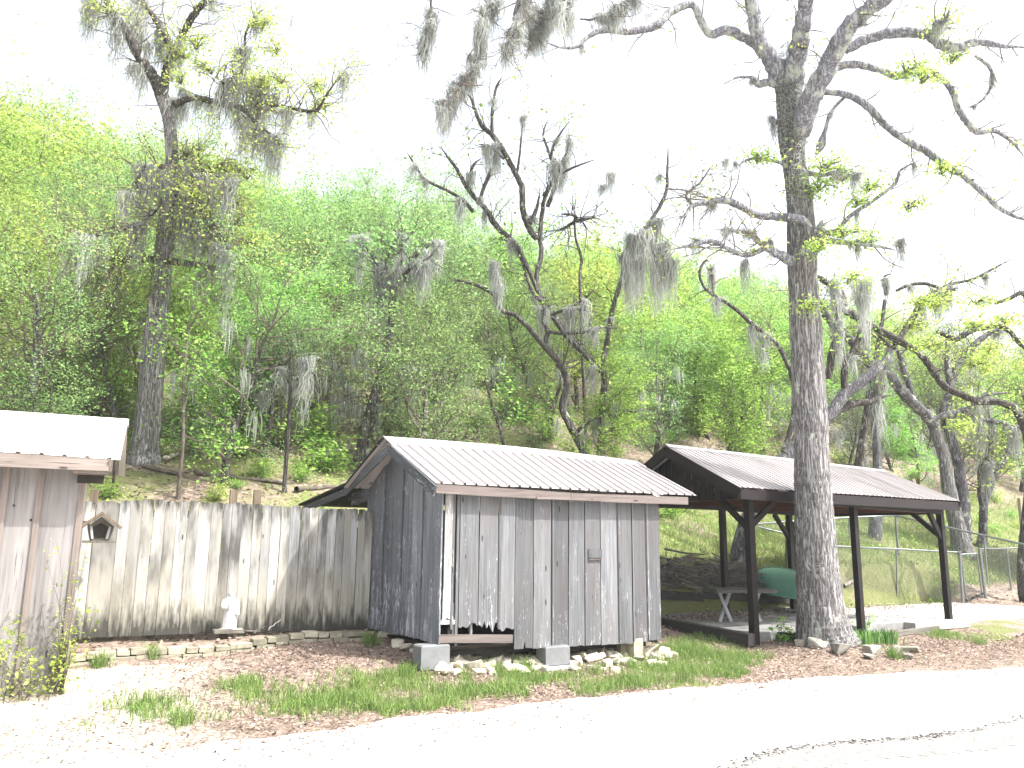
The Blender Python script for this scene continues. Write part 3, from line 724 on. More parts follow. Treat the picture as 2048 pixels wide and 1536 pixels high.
def ridge_cap(qa, qb_, mat, parent, wdt=.16, n=10, h=.03):
    V = []; 
    for k in range(n+1):
        s = k/n*1.008-.004; r = qa(s, 1)+Z3*h; a = qa(s, 1-wdt)+Z3*h*.75; b = qb_(s, 1-wdt)+Z3*h*.75
        V += [a[:], (a-Z3*.012)[:], r[:], b[:]]
    F = []
    for k in range(n):
        i = k*4; F += [(i, i+4, i+6, i+2), (i+2, i+6, i+7, i+3), (i+1, i+5, i+4, i)]
    wobj('ridge_cap', V, F, mat, parent)
ridge_cap(qf, qb, MT['roof_s'], shed, .17)
# fascia: two lengths, right one slipped down, plus a thin strip
fz = lambda px, py: sfront(px, py, EV+.02)
a = fz(872, 977); b = fz(1141, 993); c = fz(1375, 1001)
plank('fascia', SP(a[0], EV+.02, a[1]-.0), SP(b[0]-.004, EV+.02, b[1]-.004), .105, .022, Z3, MT['trim'], shed)
plank('fascia', SP(b[0], EV+.017, b[1]-.008), SP(c[0], EV+.017, c[1]-.006), .105, .022, Z3, MT['trim'], shed)
a = fz(1071, 996); b = fz(1200, 1000); plank('fascia_strip', SP(a[0], EV-.005, a[1]), SP(b[0], EV-.005, b[1]), .028, .012, Z3, MT['trim'], shed)
# barge boards on the left gable (front arm, rear arm, lean-to arm)
GU = min(eL[0], rL[0])-.0
bs = lambda px, py: sside(px, py, GU)
def barge(pa, pb, w_, u=GU, m='barge', nm='barge_board'):
    (va, za), (vb, zb) = bs(*pa), bs(*pb)
    dz = Vector((0, 0, 1))
    return plank(nm, SP(u, va, za), SP(u, vb, zb), w_, .025, Z3, MT[m], shed)
barge((870, 982), (780, 900), .125); barge((776, 899), (690, 984), .115); barge((692, 983), (606, 1020), .10)
# rear eave felt and the lean-to roof behind
v0, z0 = bs(693, 972); v1, z1 = bs(600, 1013); v2, z2 = bs(768, 880)
for nm, (va, za), (vb, zb), mm in (('roof_felt', (v2+.02, z2+.012), (v0, z0+.01), 'tarpaper'), ('lean_to_roof', (v0, z0+.012), (v1, z1+.01), 'tarpaper')):
    V = [SP(u, va, za+h)[:] for h in (0, .03) for u in (GU-.03, SL*.6)]+[SP(u, vb, zb+h)[:] for h in (0, .03) for u in (GU-.03, SL*.6)]
    if nm == 'roof_felt':
        V = [SP(u, va, za+h)[:] for h in (0, .02) for u in (GU-.03, GU+.12)]+[SP(u, vb, zb+h)[:] for h in (0, .02) for u in (GU-.03, GU+.12)]
    wobj(nm, V, [(0, 1, 3, 2), (4, 6, 7, 5), (0, 2, 6, 4), (1, 5, 7, 3), (2, 3, 7, 6), (0, 4, 5, 1)], MT[mm], shed)
# little boxed return under the rear eave
vv, zz = bs(720, 975); plank('eave_block', SP(-.02, sside(708, 990)[0], sside(708, 999)[1]), SP(-.02, sside(738, 990)[0], sside(738, 990)[1]), .18, .03, Z3, MT['shed_side'], shed)
plank('eave_block_trim', SP(-.05, sside(703, 998)[0], sside(700, 999)[1]), SP(-.05, sside(739, 998)[0], sside(739, 997)[1]), .03, .03, Z3, MT['trim'], shed)
plank('soffit_beam', SP(-.04, sside(720, 966)[0], sside(720, 968)[1]), SP(-.04, sside(748, 966)[0], sside(748, 966)[1]), .05, .03, Z3, MT['shed_side'], shed)
for k in range(4):
    plank('lean_to_post' if k == 3 else 'lean_to_board', SP(.12+k*.01, SD+.12+.2*k, .3), SP(.12+k*.01, SD+.12+.2*k, z0-.22-.12*k), .18, .02, -SV, MT['dark'], shed)
# concrete blocks carrying the shed
def cblock(px, py, Y, dims, lab, rot=0., m='block'):
    p = at(px, py, Y); a = SU.copy(); a.rotate(Matrix.Rotation(rot, 3, 'Z'))
    g_ = gzf(p.x, p.y)-.015; top = p.z+dims[2]
    if dims[2] < .06: top = g_+dims[2]+.01
    elif abs(px-1106) < 2: g_ += .035
    dims = (dims[0], dims[1], top-g_)
    o_ = boxw('concrete_block', (p.x, p.y, (top+g_)/2), a, dims, MT[m], None, .004)
    return tag(o_, lab, 'block', None)
cblock(862, 1318, 9.72, (.36, .22, .17), 'grey concrete block under the front left corner of the shed')
cblock(1106, 1318, 10.55, (.37, .22, .165), 'pale concrete block with a white foot under the middle of the shed front')
cblock(1106, 1330, 10.5, (.36, .24, .035), 'flat white slab beneath the middle concrete block of the shed', m='statue')
cblock(1268, 1312, 11.35, (.16, .2, .24), 'cream concrete block set upright under the right end of the shed', m='wallstone')
cblock(1240, 1304, 11.45, (.14, .2, .22), 'dull block half hidden beside the cream one under the shed', m='wallstone')
p = SP(.06, .14, .17); o = boxw('wood_wedge', (p.x, p.y, .30), SU, (.16, .16, .07), MT['tablewood']); tag(o, 'pale wooden shim on the corner block beneath the shed', 'shim')
cblock(776, 1283, 11.2, (.3, .2, .14), 'pale rough stone block at the left end under the shed side wall', .9, 'stone')

# ================================================================ rubble in front of the shed
def rock_mesh(name, seed, mat, flat=.55):
    r = np.random.default_rng(seed); me = bpy.data.meshes.new(name)
    import bmesh
    bm = bmesh.new(); pts = r.uniform(-1, 1, (13, 3)); pts = np.sign(pts)*np.abs(pts)**.35
    pts *= [.5, .36, .5*flat]; 
    for p_ in pts: bm.verts.new(p_)
    bmesh.ops.convex_hull(bm, input=bm.verts); 
    for v_ in [v_ for v_ in bm.verts if not v_.link_faces]: bm.verts.remove(v_)
    bmesh.ops.bevel(bm, geom=bm.edges[:], offset=.03, segments=1, affect='EDGES')
    bm.to_mesh(me); bm.free(); me.materials.append(mat); return me
ROCK = [rock_mesh('rock', i, MT['stone'], .42) for i in range(12)]; ROCKG = [rock_mesh('rock', 40+i, MT['stone_grey'], .5) for i in range(5)]
rs = random.Random(8)
def rock(me, p, s, lab, cat='stone', group=None, tilt=.3, nm='stone'):
    m = Matrix.Translation(Vector((p[0], p[1], p[2]+s*.16))) @ Matrix.Rotation(rs.uniform(0, 6.28), 4, 'Z') @ Matrix.Rotation(rs.uniform(-tilt, tilt), 4, 'X') @ Matrix.Rotation(rs.uniform(-tilt, tilt), 4, 'Y') @ Matrix.Scale(s, 4)
    return tag(obj(nm, me, None, m), lab, cat, group)
rub = [(872, 1329, 40), (888, 1341, 38), (905, 1318, 42), (925, 1330, 40), (908, 1338, 30), (925, 1316, 34), (945, 1322, 30), (960, 1337, 44), (982, 1312, 50), (990, 1328, 38), (1003, 1318, 34), (1008, 1334, 34), (1018, 1320, 30), (1022, 1342, 36), (985, 1345, 26), (1040, 1318, 34), (1036, 1330, 28), (1058, 1326, 40), (1075, 1332, 34), (1070, 1340, 26), (880, 1345, 30), (1082, 1338, 24), (912, 1347, 26), (1045, 1345, 30),
       (1142, 1330, 26), (1150, 1338, 22), (1160, 1315, 36), (1176, 1322, 34), (1195, 1318, 30), (1208, 1332, 28), (1146, 1316, 22), (1222, 1314, 32), (1236, 1320, 28), (1246, 1327, 26), (1262, 1322, 26), (1282, 1320, 24), (1258, 1312, 26), (1275, 1310, 22), (1298, 1306, 36), (1320, 1311, 34), (1300, 1317, 26), (1312, 1322, 28), (1298, 1330, 28), (1335, 1314, 22), (1345, 1310, 18), (1200, 1341, 22), (1232, 1341, 18), (1185, 1335, 20), (1218, 1306, 24), (1330, 1300, 22),
       (835, 1306, 30), (812, 1298, 30), (795, 1290, 34), (848, 1302, 26)]
rub = rub[:24]+[(rs.uniform(885, 1065), rs.uniform(1316, 1346), rs.uniform(16, 32)) for _ in range(16)]+rub[24:50]+[(rs.uniform(1140, 1330), rs.uniform(1305, 1334), rs.uniform(14, 30)) for _ in range(18)]+rub[50:]
for k, (px, py, s) in enumerate(rub):
    p = hit(px, py+3); sz = s/F_PX*p.y*1.12
    if k < 84:
        zn = next(t for l_, t in ((930, 'beside the corner block of the shed'), (1000, 'below the rotted hole in the shed'), (1075, 'just left of the middle block'), (1200, 'just right of the middle block'), (1265, 'near the cream block under the shed'), (2000, 'spilling past the right shed corner')) if px < l_)
        mid_ = 1331 if px < 1100 else 1320
        lab = ('large' if s > 29 else 'small')+' pale limestone chunk '+('in the front row ' if py > mid_ else 'in the back row ')+zn; gr = 'limestone rubble along the front of the shed'
    else: lab, gr = 'pale limestone rubble beside the left side wall of the shed', 'rubble beside the shed side wall'
    rock(ROCK[k % 12], p, sz, lab, 'stone', gr, .35)

# ================================================================ board fence
FA = at(120, 1272, 9.75); FB = at(735, 1253, 11.35); FU = Vector((FB.x-FA.x, FB.y-FA.y, 0)); FL = FU.length; FU.normalize(); FV = Vector((-FU.y, FU.x, 0))
def fpl(px, py, v=0): p = on_plane(px, py, FA+FV*v, FV); return (p-FA).dot(FU), p.z
def FP(u, v, z): return Vector((FA.x+FU.x*u+FV.x*v, FA.y+FU.y*u+FV.y*v, z))
fence = thing('board_fence', FP(FL/2, 0, .36), 'weathered pale board fence with mildewed tops and foot between cabin and grey shed', 'fence')
tops = [fpl(*q) for q in ((150, 1001), (215, 1003), (300, 1000), (420, 1004), (560, 1012), (700, 1018), (735, 1021))]
bots = [fpl(*q) for q in ((120, 1272), (400, 1262), (600, 1256), (735, 1254))]
ztop = lambda u: float(np.interp(u, [t[0] for t in tops], [t[1] for t in tops])); zbot = lambda u: float(np.interp(u, [t[0] for t in bots], [t[1] for t in bots]))
fx = [140, 180, 228, 251, 275, 298, 322, 345, 368, 388, 415, 438, 457, 478, 500, 518, 537, 556, 576, 596, 614, 632, 650, 668, 684, 698, 712, 726, 741]
fu = [fpl(x, 1130)[0] for x in fx]
for k in range(len(fu)-1):
    wd = fu[k+1]-fu[k]; uc = (fu[k]+fu[k+1])/2; zt = ztop(uc)+rj.uniform(-.012, .012); zb = zbot(uc)-.03; c = wd*.2
    h = wd/2-.0025; L = zt-zb; jj = lambda: rj.uniform(-.003, .003)
    out = [(-h, 0), (h, 0), (h+jj(), L*.4), (h+jj(), L*.75), (h, L-c*.5), (h-c, L), (c*.3, L+rj.uniform(-.004, .004)), (-h+c, L), (-h, L-c*.5), (-h+jj(), L*.7), (-h+jj(), L*.35)]
    extr('board', out, .018, MT['fence'], fence, frame(FP(uc, (k % 2)*.006+rj.uniform(0, .004), zb), FU, Z3+FU*rj.uniform(-.003, .003)))
for h in (.35, .95, 1.5): plank('rail', FP(.1, .05, .36+h), FP(FL-.1, .05, .36+h), .09, .04, Z3, MT['rail'], fence)
for px in (190, 468, 515):
    u, z = fpl(px, 980, .12); plank('post', FP(u, .12, .2), FP(u, .12, z), .09, .09, FU, MT['rail'], fence)

# low retaining wall of two courses
WA = hit(95, 1312, 8); WB = hit(770, 1279, 8)
wn = Vector((-.5, .866, 0)); wpts = []
for x, y in ((60, 1312), (160, 1307), (300, 1303), (420, 1298), (560, 1292), (680, 1288), (745, 1283)):
    p = on_plane(x, y, wn*10.35, wn); wpts.append(Vector((p.x, p.y, gzf(*(p-wn*.12)[:2]))))
retw = thing('stone_retaining_wall', wpts[3], 'low mossy limestone edging wall two courses high along the foot of the board fence', 'stone wall')
wl = catmull([p[:] for p in wpts], 8); sdist = np.concatenate([[0], np.cumsum(np.linalg.norm(np.diff(wl, axis=0), axis=1))])
def wall_at(s): return Vector([float(np.interp(s, sdist, wl[:, k])) for k in range(3)])
rw = random.Random(4)
for c, (h0, hh) in enumerate(((-.02, .075), (.057, .065))):
    s = .1*c
    while s < sdist[-1]-.1:
        L = rw.uniform(.13, .32); a = wall_at(s); b = wall_at(min(s+L, sdist[-1])); d = (b-a); d.z = 0
        if d.length < .02: break
        d.normalize(); n = Vector((-d.y, d.x, 0)); hj = hh*rw.uniform(.85, 1.05)
        pc = (a+b)/2+n*(.085+.012*c+rw.uniform(-.015, .015)); z0_ = gzf(*(a-n*.12)[:2])
        boxw('stone', (pc.x, pc.y, z0_+h0+hj/2+rw.uniform(0, .006)), d, (L-.012, .17, hj), MT['wallstone'], retw, .007)
        s += L
# statue of a robed friar on a flat stone
sp = hit(457, 1262, 8); sp = at(457, 1259, 10.35)
fs = boxw('flagstone', (sp.x, sp.y, sp.z-.02), FU, (.34, .2, .035), MT['stone_grey'], None, .012); tag(fs, 'flat stone under the small white statue', 'stone')
def statue(base, Ht):
    root = thing('garden_statue', base, 'small white plaster statue of a robed figure standing before the board fence', 'statue')
    prof = [(0, .205), (.015, .21), (.03, .205), (.2, .2), (.4, .195), (.55, .195), (.68, .195), (.76, .185), (.80, .15), (.825, .085), (.84, .06)]
    k = 28; V = []; r_ = np.random.default_rng(2)
    for z, r in prof:
        for q in range(k):
            a = 2*math.pi*q/k; f = 1+(.06*math.sin(a*9+z*2) if z < .6 else .02*math.sin(a*7))
            V.append((math.cos(a)*r*f*.95, math.sin(a)*r*f*.68, z))
    F = [(i*k+q, i*k+(q+1) % k, (i+1)*k+(q+1) % k, (i+1)*k+q) for i in range(len(prof)-1) for q in range(k)]
    V = np.array(V)*Ht; M_ = frame(base, FU, Z3)
    def put(nm, V, F): obj(nm, mesh_np(nm, V, np.array(F), MT['statue'], smooth=True), root, M_)
    put('robe', V, F)
    V = []; k = 16; hp = [(.82, .045), (.835, .06), (.85, .066), (.87, .074), (.90, .08), (.93, .08), (.96, .068), (.985, .045), (1.0, .008)]
    for z, r in hp:
        for q in range(k):
            a = 2*math.pi*q/k; nose = .022 if (abs(a-4.71) < .2 and .865 < z < .9) else 0
            eye = -.008 if (.25 < abs(a-4.71) < .6 and .9 <= z < .93) else 0
            V.append((math.cos(a)*r*.9, math.sin(a)*(r+nose+eye), z))
    F = [(i*k+q, i*k+(q+1) % k, (i+1)*k+(q+1) % k, (i+1)*k+q) for i in range(len(hp)-1) for q in range(k)]
    put('head', np.array(V)*Ht, F)
    # hood collar, arms with hands, held book-like bundle, cord
    g = Geo(); a = np.linspace(0, 2*np.pi, 15); tube(g, np.stack([np.cos(a)*.085, np.sin(a)*.07+.01, .825+.02*np.sin(a)], 1)*Ht, np.full(15, .03*Ht), 8, cap=False); put('hood', g.get()[0], g.get()[1])
    for s_, pts in ((-1, [(-.15, .0, .76), (-.195, -.03, .64), (-.17, -.11, .56), (-.06, -.16, .60), (-.03, -.165, .62)]), (1, [(.15, .0, .76), (.19, -.02, .62), (.185, -.05, .48), (.18, -.08, .36), (.178, -.085, .33)])):
        g = Geo(); P = catmull(pts, 4)*Ht; tube(g, P, np.interp(np.linspace(0, 1, len(P)), [0, .35, .7, .82, 1], [.05, .055, .065, .026, .02])*Ht, 10); put('arm', g.get()[0], g.get()[1])
        e = np.array(pts[-1]); g = Geo()
        for f_ in range(5):
            o_ = (f_-2)*.009; dd = np.array([.03, -.005, .0]) if s_ < 0 else np.array([0, -.008, -.04])
            sd_ = np.array([0, 0, 1.]) if s_ < 0 else np.array([0, 1., 0]); p0_ = e+sd_*o_
            tube(g, np.array([p0_-dd*.3, p0_+dd*.5, p0_+dd*(.95 if f_ else .7)])*Ht, np.array([.009, .008, .005])*Ht, 5)
        put('hand', g.get()[0], g.get()[1])
    g = Geo(); tube(g, np.array([(-.05, -.165, .52), (-.045, -.185, .60), (-.03, -.18, .68), (-.02, -.165, .72)])*Ht, np.array([.03, .05, .045, .02])*Ht, 9); put('held_bundle', g.get()[0], g.get()[1])
    g = Geo(); a = np.linspace(0, 2*np.pi, 25); tube(g, np.stack([np.cos(a)*.17, np.sin(a)*.125, .5+0*a], 1)*Ht, np.full(25, .012*Ht), 6, cap=False); put('rope_belt', g.get()[0], g.get()[1])
statue(sp, 73/F_PX*sp.y)
# ================================================================ left cabin
C0 = hit(112, 1388, 5); ca = R(63); CU = Vector((math.sin(ca), math.cos(ca), 0)); CV = Vector((-CU.y, CU.x, 0))
def CP(u, v, z): return Vector((C0.x+CU.x*u+CV.x*v, C0.y+CU.y*u+CV.y*v, z))
def cpl(px, py, v=0): p = on_plane(px, py, C0+CV*v, CV); return (p-C0).dot(CU), p.z
cab = thing('wood_cabin', CP(-1.2, 1.2, 0), 'pinkish board-and-batten cabin corner with a blown-out cream metal roof at the left edge', 'cabin')
CE, CR = -.32, 1.0
ce0 = cpl(0, 903, CE); ce1 = cpl(240, 920, CE); cr0 = cpl(0, 826, CR); cr1 = cpl(255, 843, CR)
def ext(a, b, u): t = (u-a[0])/(b[0]-a[0]); return a[1]+(b[1]-a[1])*t
cu0 = -3.2
def cq(s, t):
    ue = lerp(cu0, ce1[0], s); ur = lerp(cu0, cr1[0], s)
    return CP(ue, CE, ext(ce0, ce1, ue)).lerp(CP(ur, CR, ext(cr0, cr1, ur)), t)
ribbed('roof_panel', cq, 18, MT['roof_c'], cab, 4, .02)
def cqb(s, t):
    r = cq(s, 1); e = cq(s, 0); d = r-e; f = Vector((d.x, d.y, 0)); return (r+f-Vector((0, 0, d.z))).lerp(r, t)
ribbed('roof_panel', cqb, 18, MT['roof_c'], cab, 4, .02); ridge_cap(cq, cqb, MT['roof_c'], cab, .13)
a = cpl(-100, 915, CE+.02); b = cpl(218, 930, CE+.02)
plank('fascia', CP(cu0, CE+.02, ext(a, b, cu0)), CP(b[0], CE+.02, b[1]), .125, .03, Z3, MT['cabin_trim'], cab)
zf = b[1]
plank('barge_board', CP(b[0]+.015, CE+.0, zf-.01), CP(b[0]+.06, CR, cr1[1]-.11), .12, .03, Z3, MT['cabin_trim'], cab)
plank('barge_board', CP(b[0]+.06, CR, cr1[1]-.11), CP(b[0]+.10, 2*CR-CE, zf+.02), .12, .03, Z3, MT['cabin_trim'], cab)
boxw('soffit', CP(b[0]-.16, CE+.17, zf-.075), CU, (.30, .26, .03), MT['cabin_trim'], cab)
plank('soffit_end', CP(-.02, -.04, zf-.12), CP(b[0]-.03, -.04, zf-.12), .11, .03, Z3, MT['dark'], cab)
cz0 = gzf(C0.x, C0.y)-.05
cols = [(-3.2, None)]
us_c = [cpl(x, 1000)[0] for x in (168, 156, 84, 72, 14, 2)]
plank('corner_post', CP((us_c[0]+us_c[1])/2, .0, cz0), CP((us_c[0]+us_c[1])/2, .0, zf-.02), us_c[0]-us_c[1], .05, CU, MT['cabin_trim'], cab)
e_ = [us_c[1], us_c[2]+.02]
bw = us_c[1]-(us_c[2]+us_c[3])/2
bwb = (us_c[2]+us_c[3])/2-(us_c[4]+us_c[5])/2
u = us_c[1]; k = 0
while u > -3.1:
    w_ = bw if k == 0 else bwb
    plank('board', CP(u-w_/2, .0, cz0), CP(u-w_/2, .0, ext(a, b, u)+.02), w_-.005, .02, CU, MT['cabin'], cab)
    u -= w_; k += 1
    plank('batten', CP(u, -.02, cz0), CP(u, -.02, ext(a, b, u)+.02), .055, .02, CU, MT['cabin_trim'], cab)
for k in range(9):
    plank('board', CP(us_c[0]-.01, .14+.26*k, cz0), CP(us_c[0]-.01, .14+.26*k, zf+.05), .255, .02, -CV, MT['cabin'], cab)
for x, y in ((89, 944), (28, 1011), (62, 1040)):
    u_, z_ = cpl(x, y); g = Geo(); th = np.linspace(0, 2*np.pi, 13)[:-1]
    V = [CP(u_+.012*math.cos(t), -.0115, z_+.014*math.sin(t))[:] for t in th]; wobj('knot', V, [tuple(range(12))], MT['timber'], cab)
# ================================================================ birdhouse on its post
bp = at(186, 1262, 9.45); bt = at(196, 1088, 9.45)
bh = thing('birdhouse', (bt.x, bt.y, bt.z), 'small weathered birdhouse with a peaked roof hung between cabin corner and board fence', 'birdhouse')
def BP(px, py, dy=0): return at(px, py, 9.38+dy)
U3 = FU
bc = BP(201, 1058); sc_ = bc.y/F_PX
fr = frame(bc, U3, Z3)
body = [(-.10, -.13), (.10, -.13), (.14, .03), (.0, .14), (-.14, .03)]
extr('body', body, .2, MT['timber_grey'], bh, fr @ Matrix.Translation((0, .10, 0)))
extr('front_opening', [(-.055, -.10), (.055, -.10), (.08, .02), (0, .07), (-.08, .02)], .012, MT['dark'], bh, fr @ Matrix.Translation((0, -.004, 0)))
for s_ in (-1, 1):
    extr('frame_strip', [(s_*.06, -.11), (s_*.085, -.11), (s_*.11, .03), (s_*.085, .03)], .015, MT['tablewood'], bh, fr @ Matrix.Translation((0, -.016, 0)))
    extr('roof_board', [(s_*.0, .195), (s_*.0, .155), (s_*.20, .0), (s_*.225, .02)], .34, MT['rail'], bh, fr @ Matrix.Translation((0, .06, 0)))
extr('ledge', [(-.17, -.155), (.17, -.155), (.17, -.13), (-.17, -.13)], .27, MT['timber_grey'], bh, fr @ Matrix.Translation((0, .05, 0)))
extr('bracket', [(-.42, -.02), (-.12, -.02), (-.12, .03), (-.42, .03)], .05, MT['rail'], bh, fr @ Matrix.Translation((0, .12, .06)))
# ================================================================ pavilion
def PP(u, v, z): return Vector((P1.x+PU.x*u+PV.x*v, P1.y+PU.y*u+PV.y*v, z))
def pfr(px, py, v=0.): p = on_plane(px, py, P1+PV*v, PV); return (p-P1).dot(PU), p.z
def psd(px, py, u=0.): p = on_plane(px, py, P1+PU*u, PU); return (p-P1).dot(PV), p.z
pav = thing('open_pavilion', PP(PL/2, PW/2, .1), 'long open shelter with dark brown posts, braces and a taupe ribbed metal roof', 'pavilion')
pe0 = pfr(1480, 974, -.28); pe1 = pfr(1919, 1002, -.28); pr0 = pfr(1331, 891, PW/2); pr1 = pfr(1766, 942, PW/2)
zt0 = pfr(1500, 990)[1]; zt1 = pfr(1885, 1022)[1]
ztp = lambda u: lerp(zt0, zt1, u/PL)
def pq(s, t):
    e = PP(lerp(pe0[0], pe1[0], s), -.28, lerp(pe0[1], pe1[1], s)); r = PP(lerp(pr0[0], pr1[0], s), PW/2, lerp(pr0[1], pr1[1], s)); return e.lerp(r, t)
def pqb(s, t):
    r = pq(s, 1); e = pq(s, 0); d = r-e; f = Vector((d.x, d.y, 0)); return (r+f-Vector((0, 0, d.z))).lerp(r, t)
ribbed('roof_panel', pq, 48, MT['roof_p'], pav, 6, .016); ribbed('roof_panel', pqb, 48, MT['roof_p'], pav, 6, .016); ridge_cap(pq, pqb, MT['roof_p'], pav, .06)
f0 = pfr(1480, 988, -.26); f1 = pfr(1918, 1013, -.26)
plank('fascia', PP(f0[0], -.26, f0[1]), PP(f1[0], -.26, f1[1]), .15, .03, Z3, MT['brown'], pav)
plank('fascia', PP(f0[0], PW+.26, f0[1]), PP(f1[0], PW+.26, f1[1]), .15, .03, Z3, MT['brown'], pav)
for v in (.0, PW):
    plank('beam', PP(-.1, v, ztp(-.1)-.0), PP(PL+.08, v, ztp(PL)), .12, .07, Z3, MT['brown'], pav)
    plank('beam', PP(-.1, v+.1, ztp(-.1)), PP(PL+.08, v+.1, ztp(PL)), .12, .04, Z3, MT['brown_in'], pav)
zg = lambda px, py, u: psd(px, py, u)
up2 = pfr(1722, 1250)[0]; ur = on_plane(1451, 1200, P1+PV*PW, PV); ur = (ur-P1).dot(PU)
posts = [(0, 0), (up2, 0), (PL, 0), (ur, PW), (ur+1.95, PW), (PL-.1, PW)]
for u, v in posts:
    g_ = gzf(*PP(u, v, 0)[:2]); wdt = .11 if u == 0 else .1
    plank('post', PP(u, v, min(P1.z, g_)-.02 if v == 0 else g_-.05), PP(u, v, ztp(u)-.06), wdt, wdt, PU, MT['brown'], pav)
# end frames, rafters and purlins
for u in (-.02, PL+.02):
    plank('tie_beam', PP(u, .04, ztp(u)-.0), PP(u, PW-.04, ztp(u)), .12, .05, Z3, MT['brown'], pav)
for k in range(9):
    u = .35+k*(PL-.7)/8; s_ = (u-pe0[0])/(pe1[0]-pe0[0])
    for fq in (pq, pqb):
        a_ = fq(s_, .04); b_ = fq(s_, .99); plank('rafter', a_-Z3*.06, b_-Z3*.06, .09, .04, Z3, MT['brown_in'], pav)
    if k % 2 == 0: plank('tie_beam', PP(u, .04, ztp(u)+.02), PP(u, PW-.04, ztp(u)+.02), .1, .04, Z3, MT['brown_in'], pav)
# braces: front left post (two), right post (two), rear
def brace(u0, v0, z0, u1, v1, z1): plank('brace', PP(u0, v0, z0), PP(u1, v1, z1), .085, .06, PU if abs(v1-v0) < .01 else PV, MT['brown'], pav)
b1 = pfr(1507, 1052); b2 = pfr(1552, 998); brace(.03, -.0, b1[1], b2[0], 0, ztp(.5)-.04)
b3 = psd(1440, 1000); brace(0, .03, pfr(1500, 1056)[1], 0, b3[0], ztp(0)-.04)
b4 = pfr(1892, 1078); brace(PL-.02, 0, b4[1], pfr(1858, 1028)[0], 0, ztp(PL)-.04)
b5 = psd(1825, 1022, PL); brace(PL, .03, b4[1]+.05, PL, b5[0], ztp(PL)-.04)
brace(ur+1.95, PW, ztp(PL)-.55, ur+1.5, PW, ztp(PL)-.04)
# gable of vertical boards
gzb = ztp(0)+.0; n = 17
for uu, s_ in ((-.06, 0), (PL+.05, 1)):
    for k in range(n):
        v0 = .0+k*PW/n; v1 = v0+PW/n; vc = (v0+v1)/2
        t_ = lambda v: min((v+.28)/(PW/2+.28), (PW+.28-v)/(PW/2+.28))
        zz = lambda v: lerp(lerp(pe0[1], pe1[1], s_), lerp(pr0[1], pr1[1], s_), t_(v))-.05
        plank('gable_board', PP(uu, vc, gzb-.06 if s_ == 0 else zt1-.06), PP(uu, vc, zz(vc)), PW/n-.022, .018, -PV, MT['brown'], pav, cut1=-(zz(v1)-zz(v0)) if False else (zz(v0)-zz(v1)))
    q0 = pq(s_, 0) if True else 0; q1 = pq(s_, 1); q2 = pqb(s_, 0)
    for a_, b_ in ((q0, q1), (q1, q2)):
        plank('barge_board', a_-Z3*.10, b_-Z3*.10, .17, .035, Z3, MT['brown'], pav)
# concrete floor
zs = P1.z+.06
def slabz(x, y): return zs
for k, (u0, u1, v0, v1) in enumerate(((-.1, 1.9, .12, PW+.35), (1.915, 3.9, .12, PW+.35), (3.915, 5.6, -.1, PW+.5), (5.615, 9.8, .3, PW-.2))):
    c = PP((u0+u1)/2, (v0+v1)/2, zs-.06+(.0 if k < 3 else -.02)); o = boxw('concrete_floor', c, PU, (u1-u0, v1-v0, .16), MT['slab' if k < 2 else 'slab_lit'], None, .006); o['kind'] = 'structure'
def timber(a_, b_, lab, w_=.13, t_=.13, m='timber', dz=.03, Y0=6):
    p0 = hit(*a_, Y0); p1 = hit(*b_, Y0)
    o = plank('edging_timber', (p0.x, p0.y, p0.z+dz), (p1.x, p1.y, p1.z+dz), w_, t_, Z3, MT[m], None, jit=.008); return tag(o, lab, 'timber')
tag(plank('edging_timber', PP(-.17, -.1, zs-.05), PP(-.17, PW+.3, zs+.07), .17, .14, Z3, MT['timber'], None, jit=.008), 'long black edging timber along the left side of the shelter floor', 'timber')
timber((1318, 1215), (1404, 1211), 'short black timber behind the shelter floor next to the grey shed', .16, .13)
timber((1398, 1209), (1608, 1207), 'dark sleeper lying behind the table at the back of the shelter', .13, .14)
timber((1470, 1201), (1608, 1198), 'upper black sleeper stacked behind the table near the canoe', .1, .12, dz=.05)
timber((1522, 1276), (1600, 1281), 'short dark timber between the front left post and the big tree', .14, .13)
timber((1778, 1277), (1906, 1256), 'grey weathered timber along the floor edge before the right post', .12, .13, 'timber_grey')
# ================================================================ table with crossed legs
T0 = at(1450, 1249, 14.1); tz = T0.z
tab = thing('trestle_table', at(1480, 1249, 14.1), 'low table with whitewashed crossed legs and a dark plank top under the shelter', 'table')
TU = Vector((.97, .1, 0)).normalized(); TVv = Vector((-TU.y, TU.x, 0)); tc = at(1478, 1180, 14.3); ht = tc.z-tz
for k in range(5):
    c = tc+TVv*(-.3+.15*k); plank('top_board', c-TU*.52, c+TU*.52, .14, .05, TVv, MT['darkwood'], tab)
for s_ in (-1, 1):
    c = tc+TU*(.26*s_); c.z = tz
    for q in (-1, 1):
        plank('leg', c+TU*(-.105*q)-TVv*.0+TVv*.02*q, c+TU*(.105*q)+TVv*.02*q+Z3*(ht-.03), .055, .035, TU, MT['tablewood'], tab)
    plank('leg_cleat', c+TU*(-.14)+Z3*(ht-.035)+TVv*.05, c+TU*(.14)+Z3*(ht-.035)+TVv*.05, .05, .03, Z3, MT['tablewood'], tab)
0 and plank('stretcher', tc-TU*.28-Z3*(ht*.52), tc+TU*.28-Z3*(ht*.52), .04, .03, Z3, MT['tablewood'], tab)
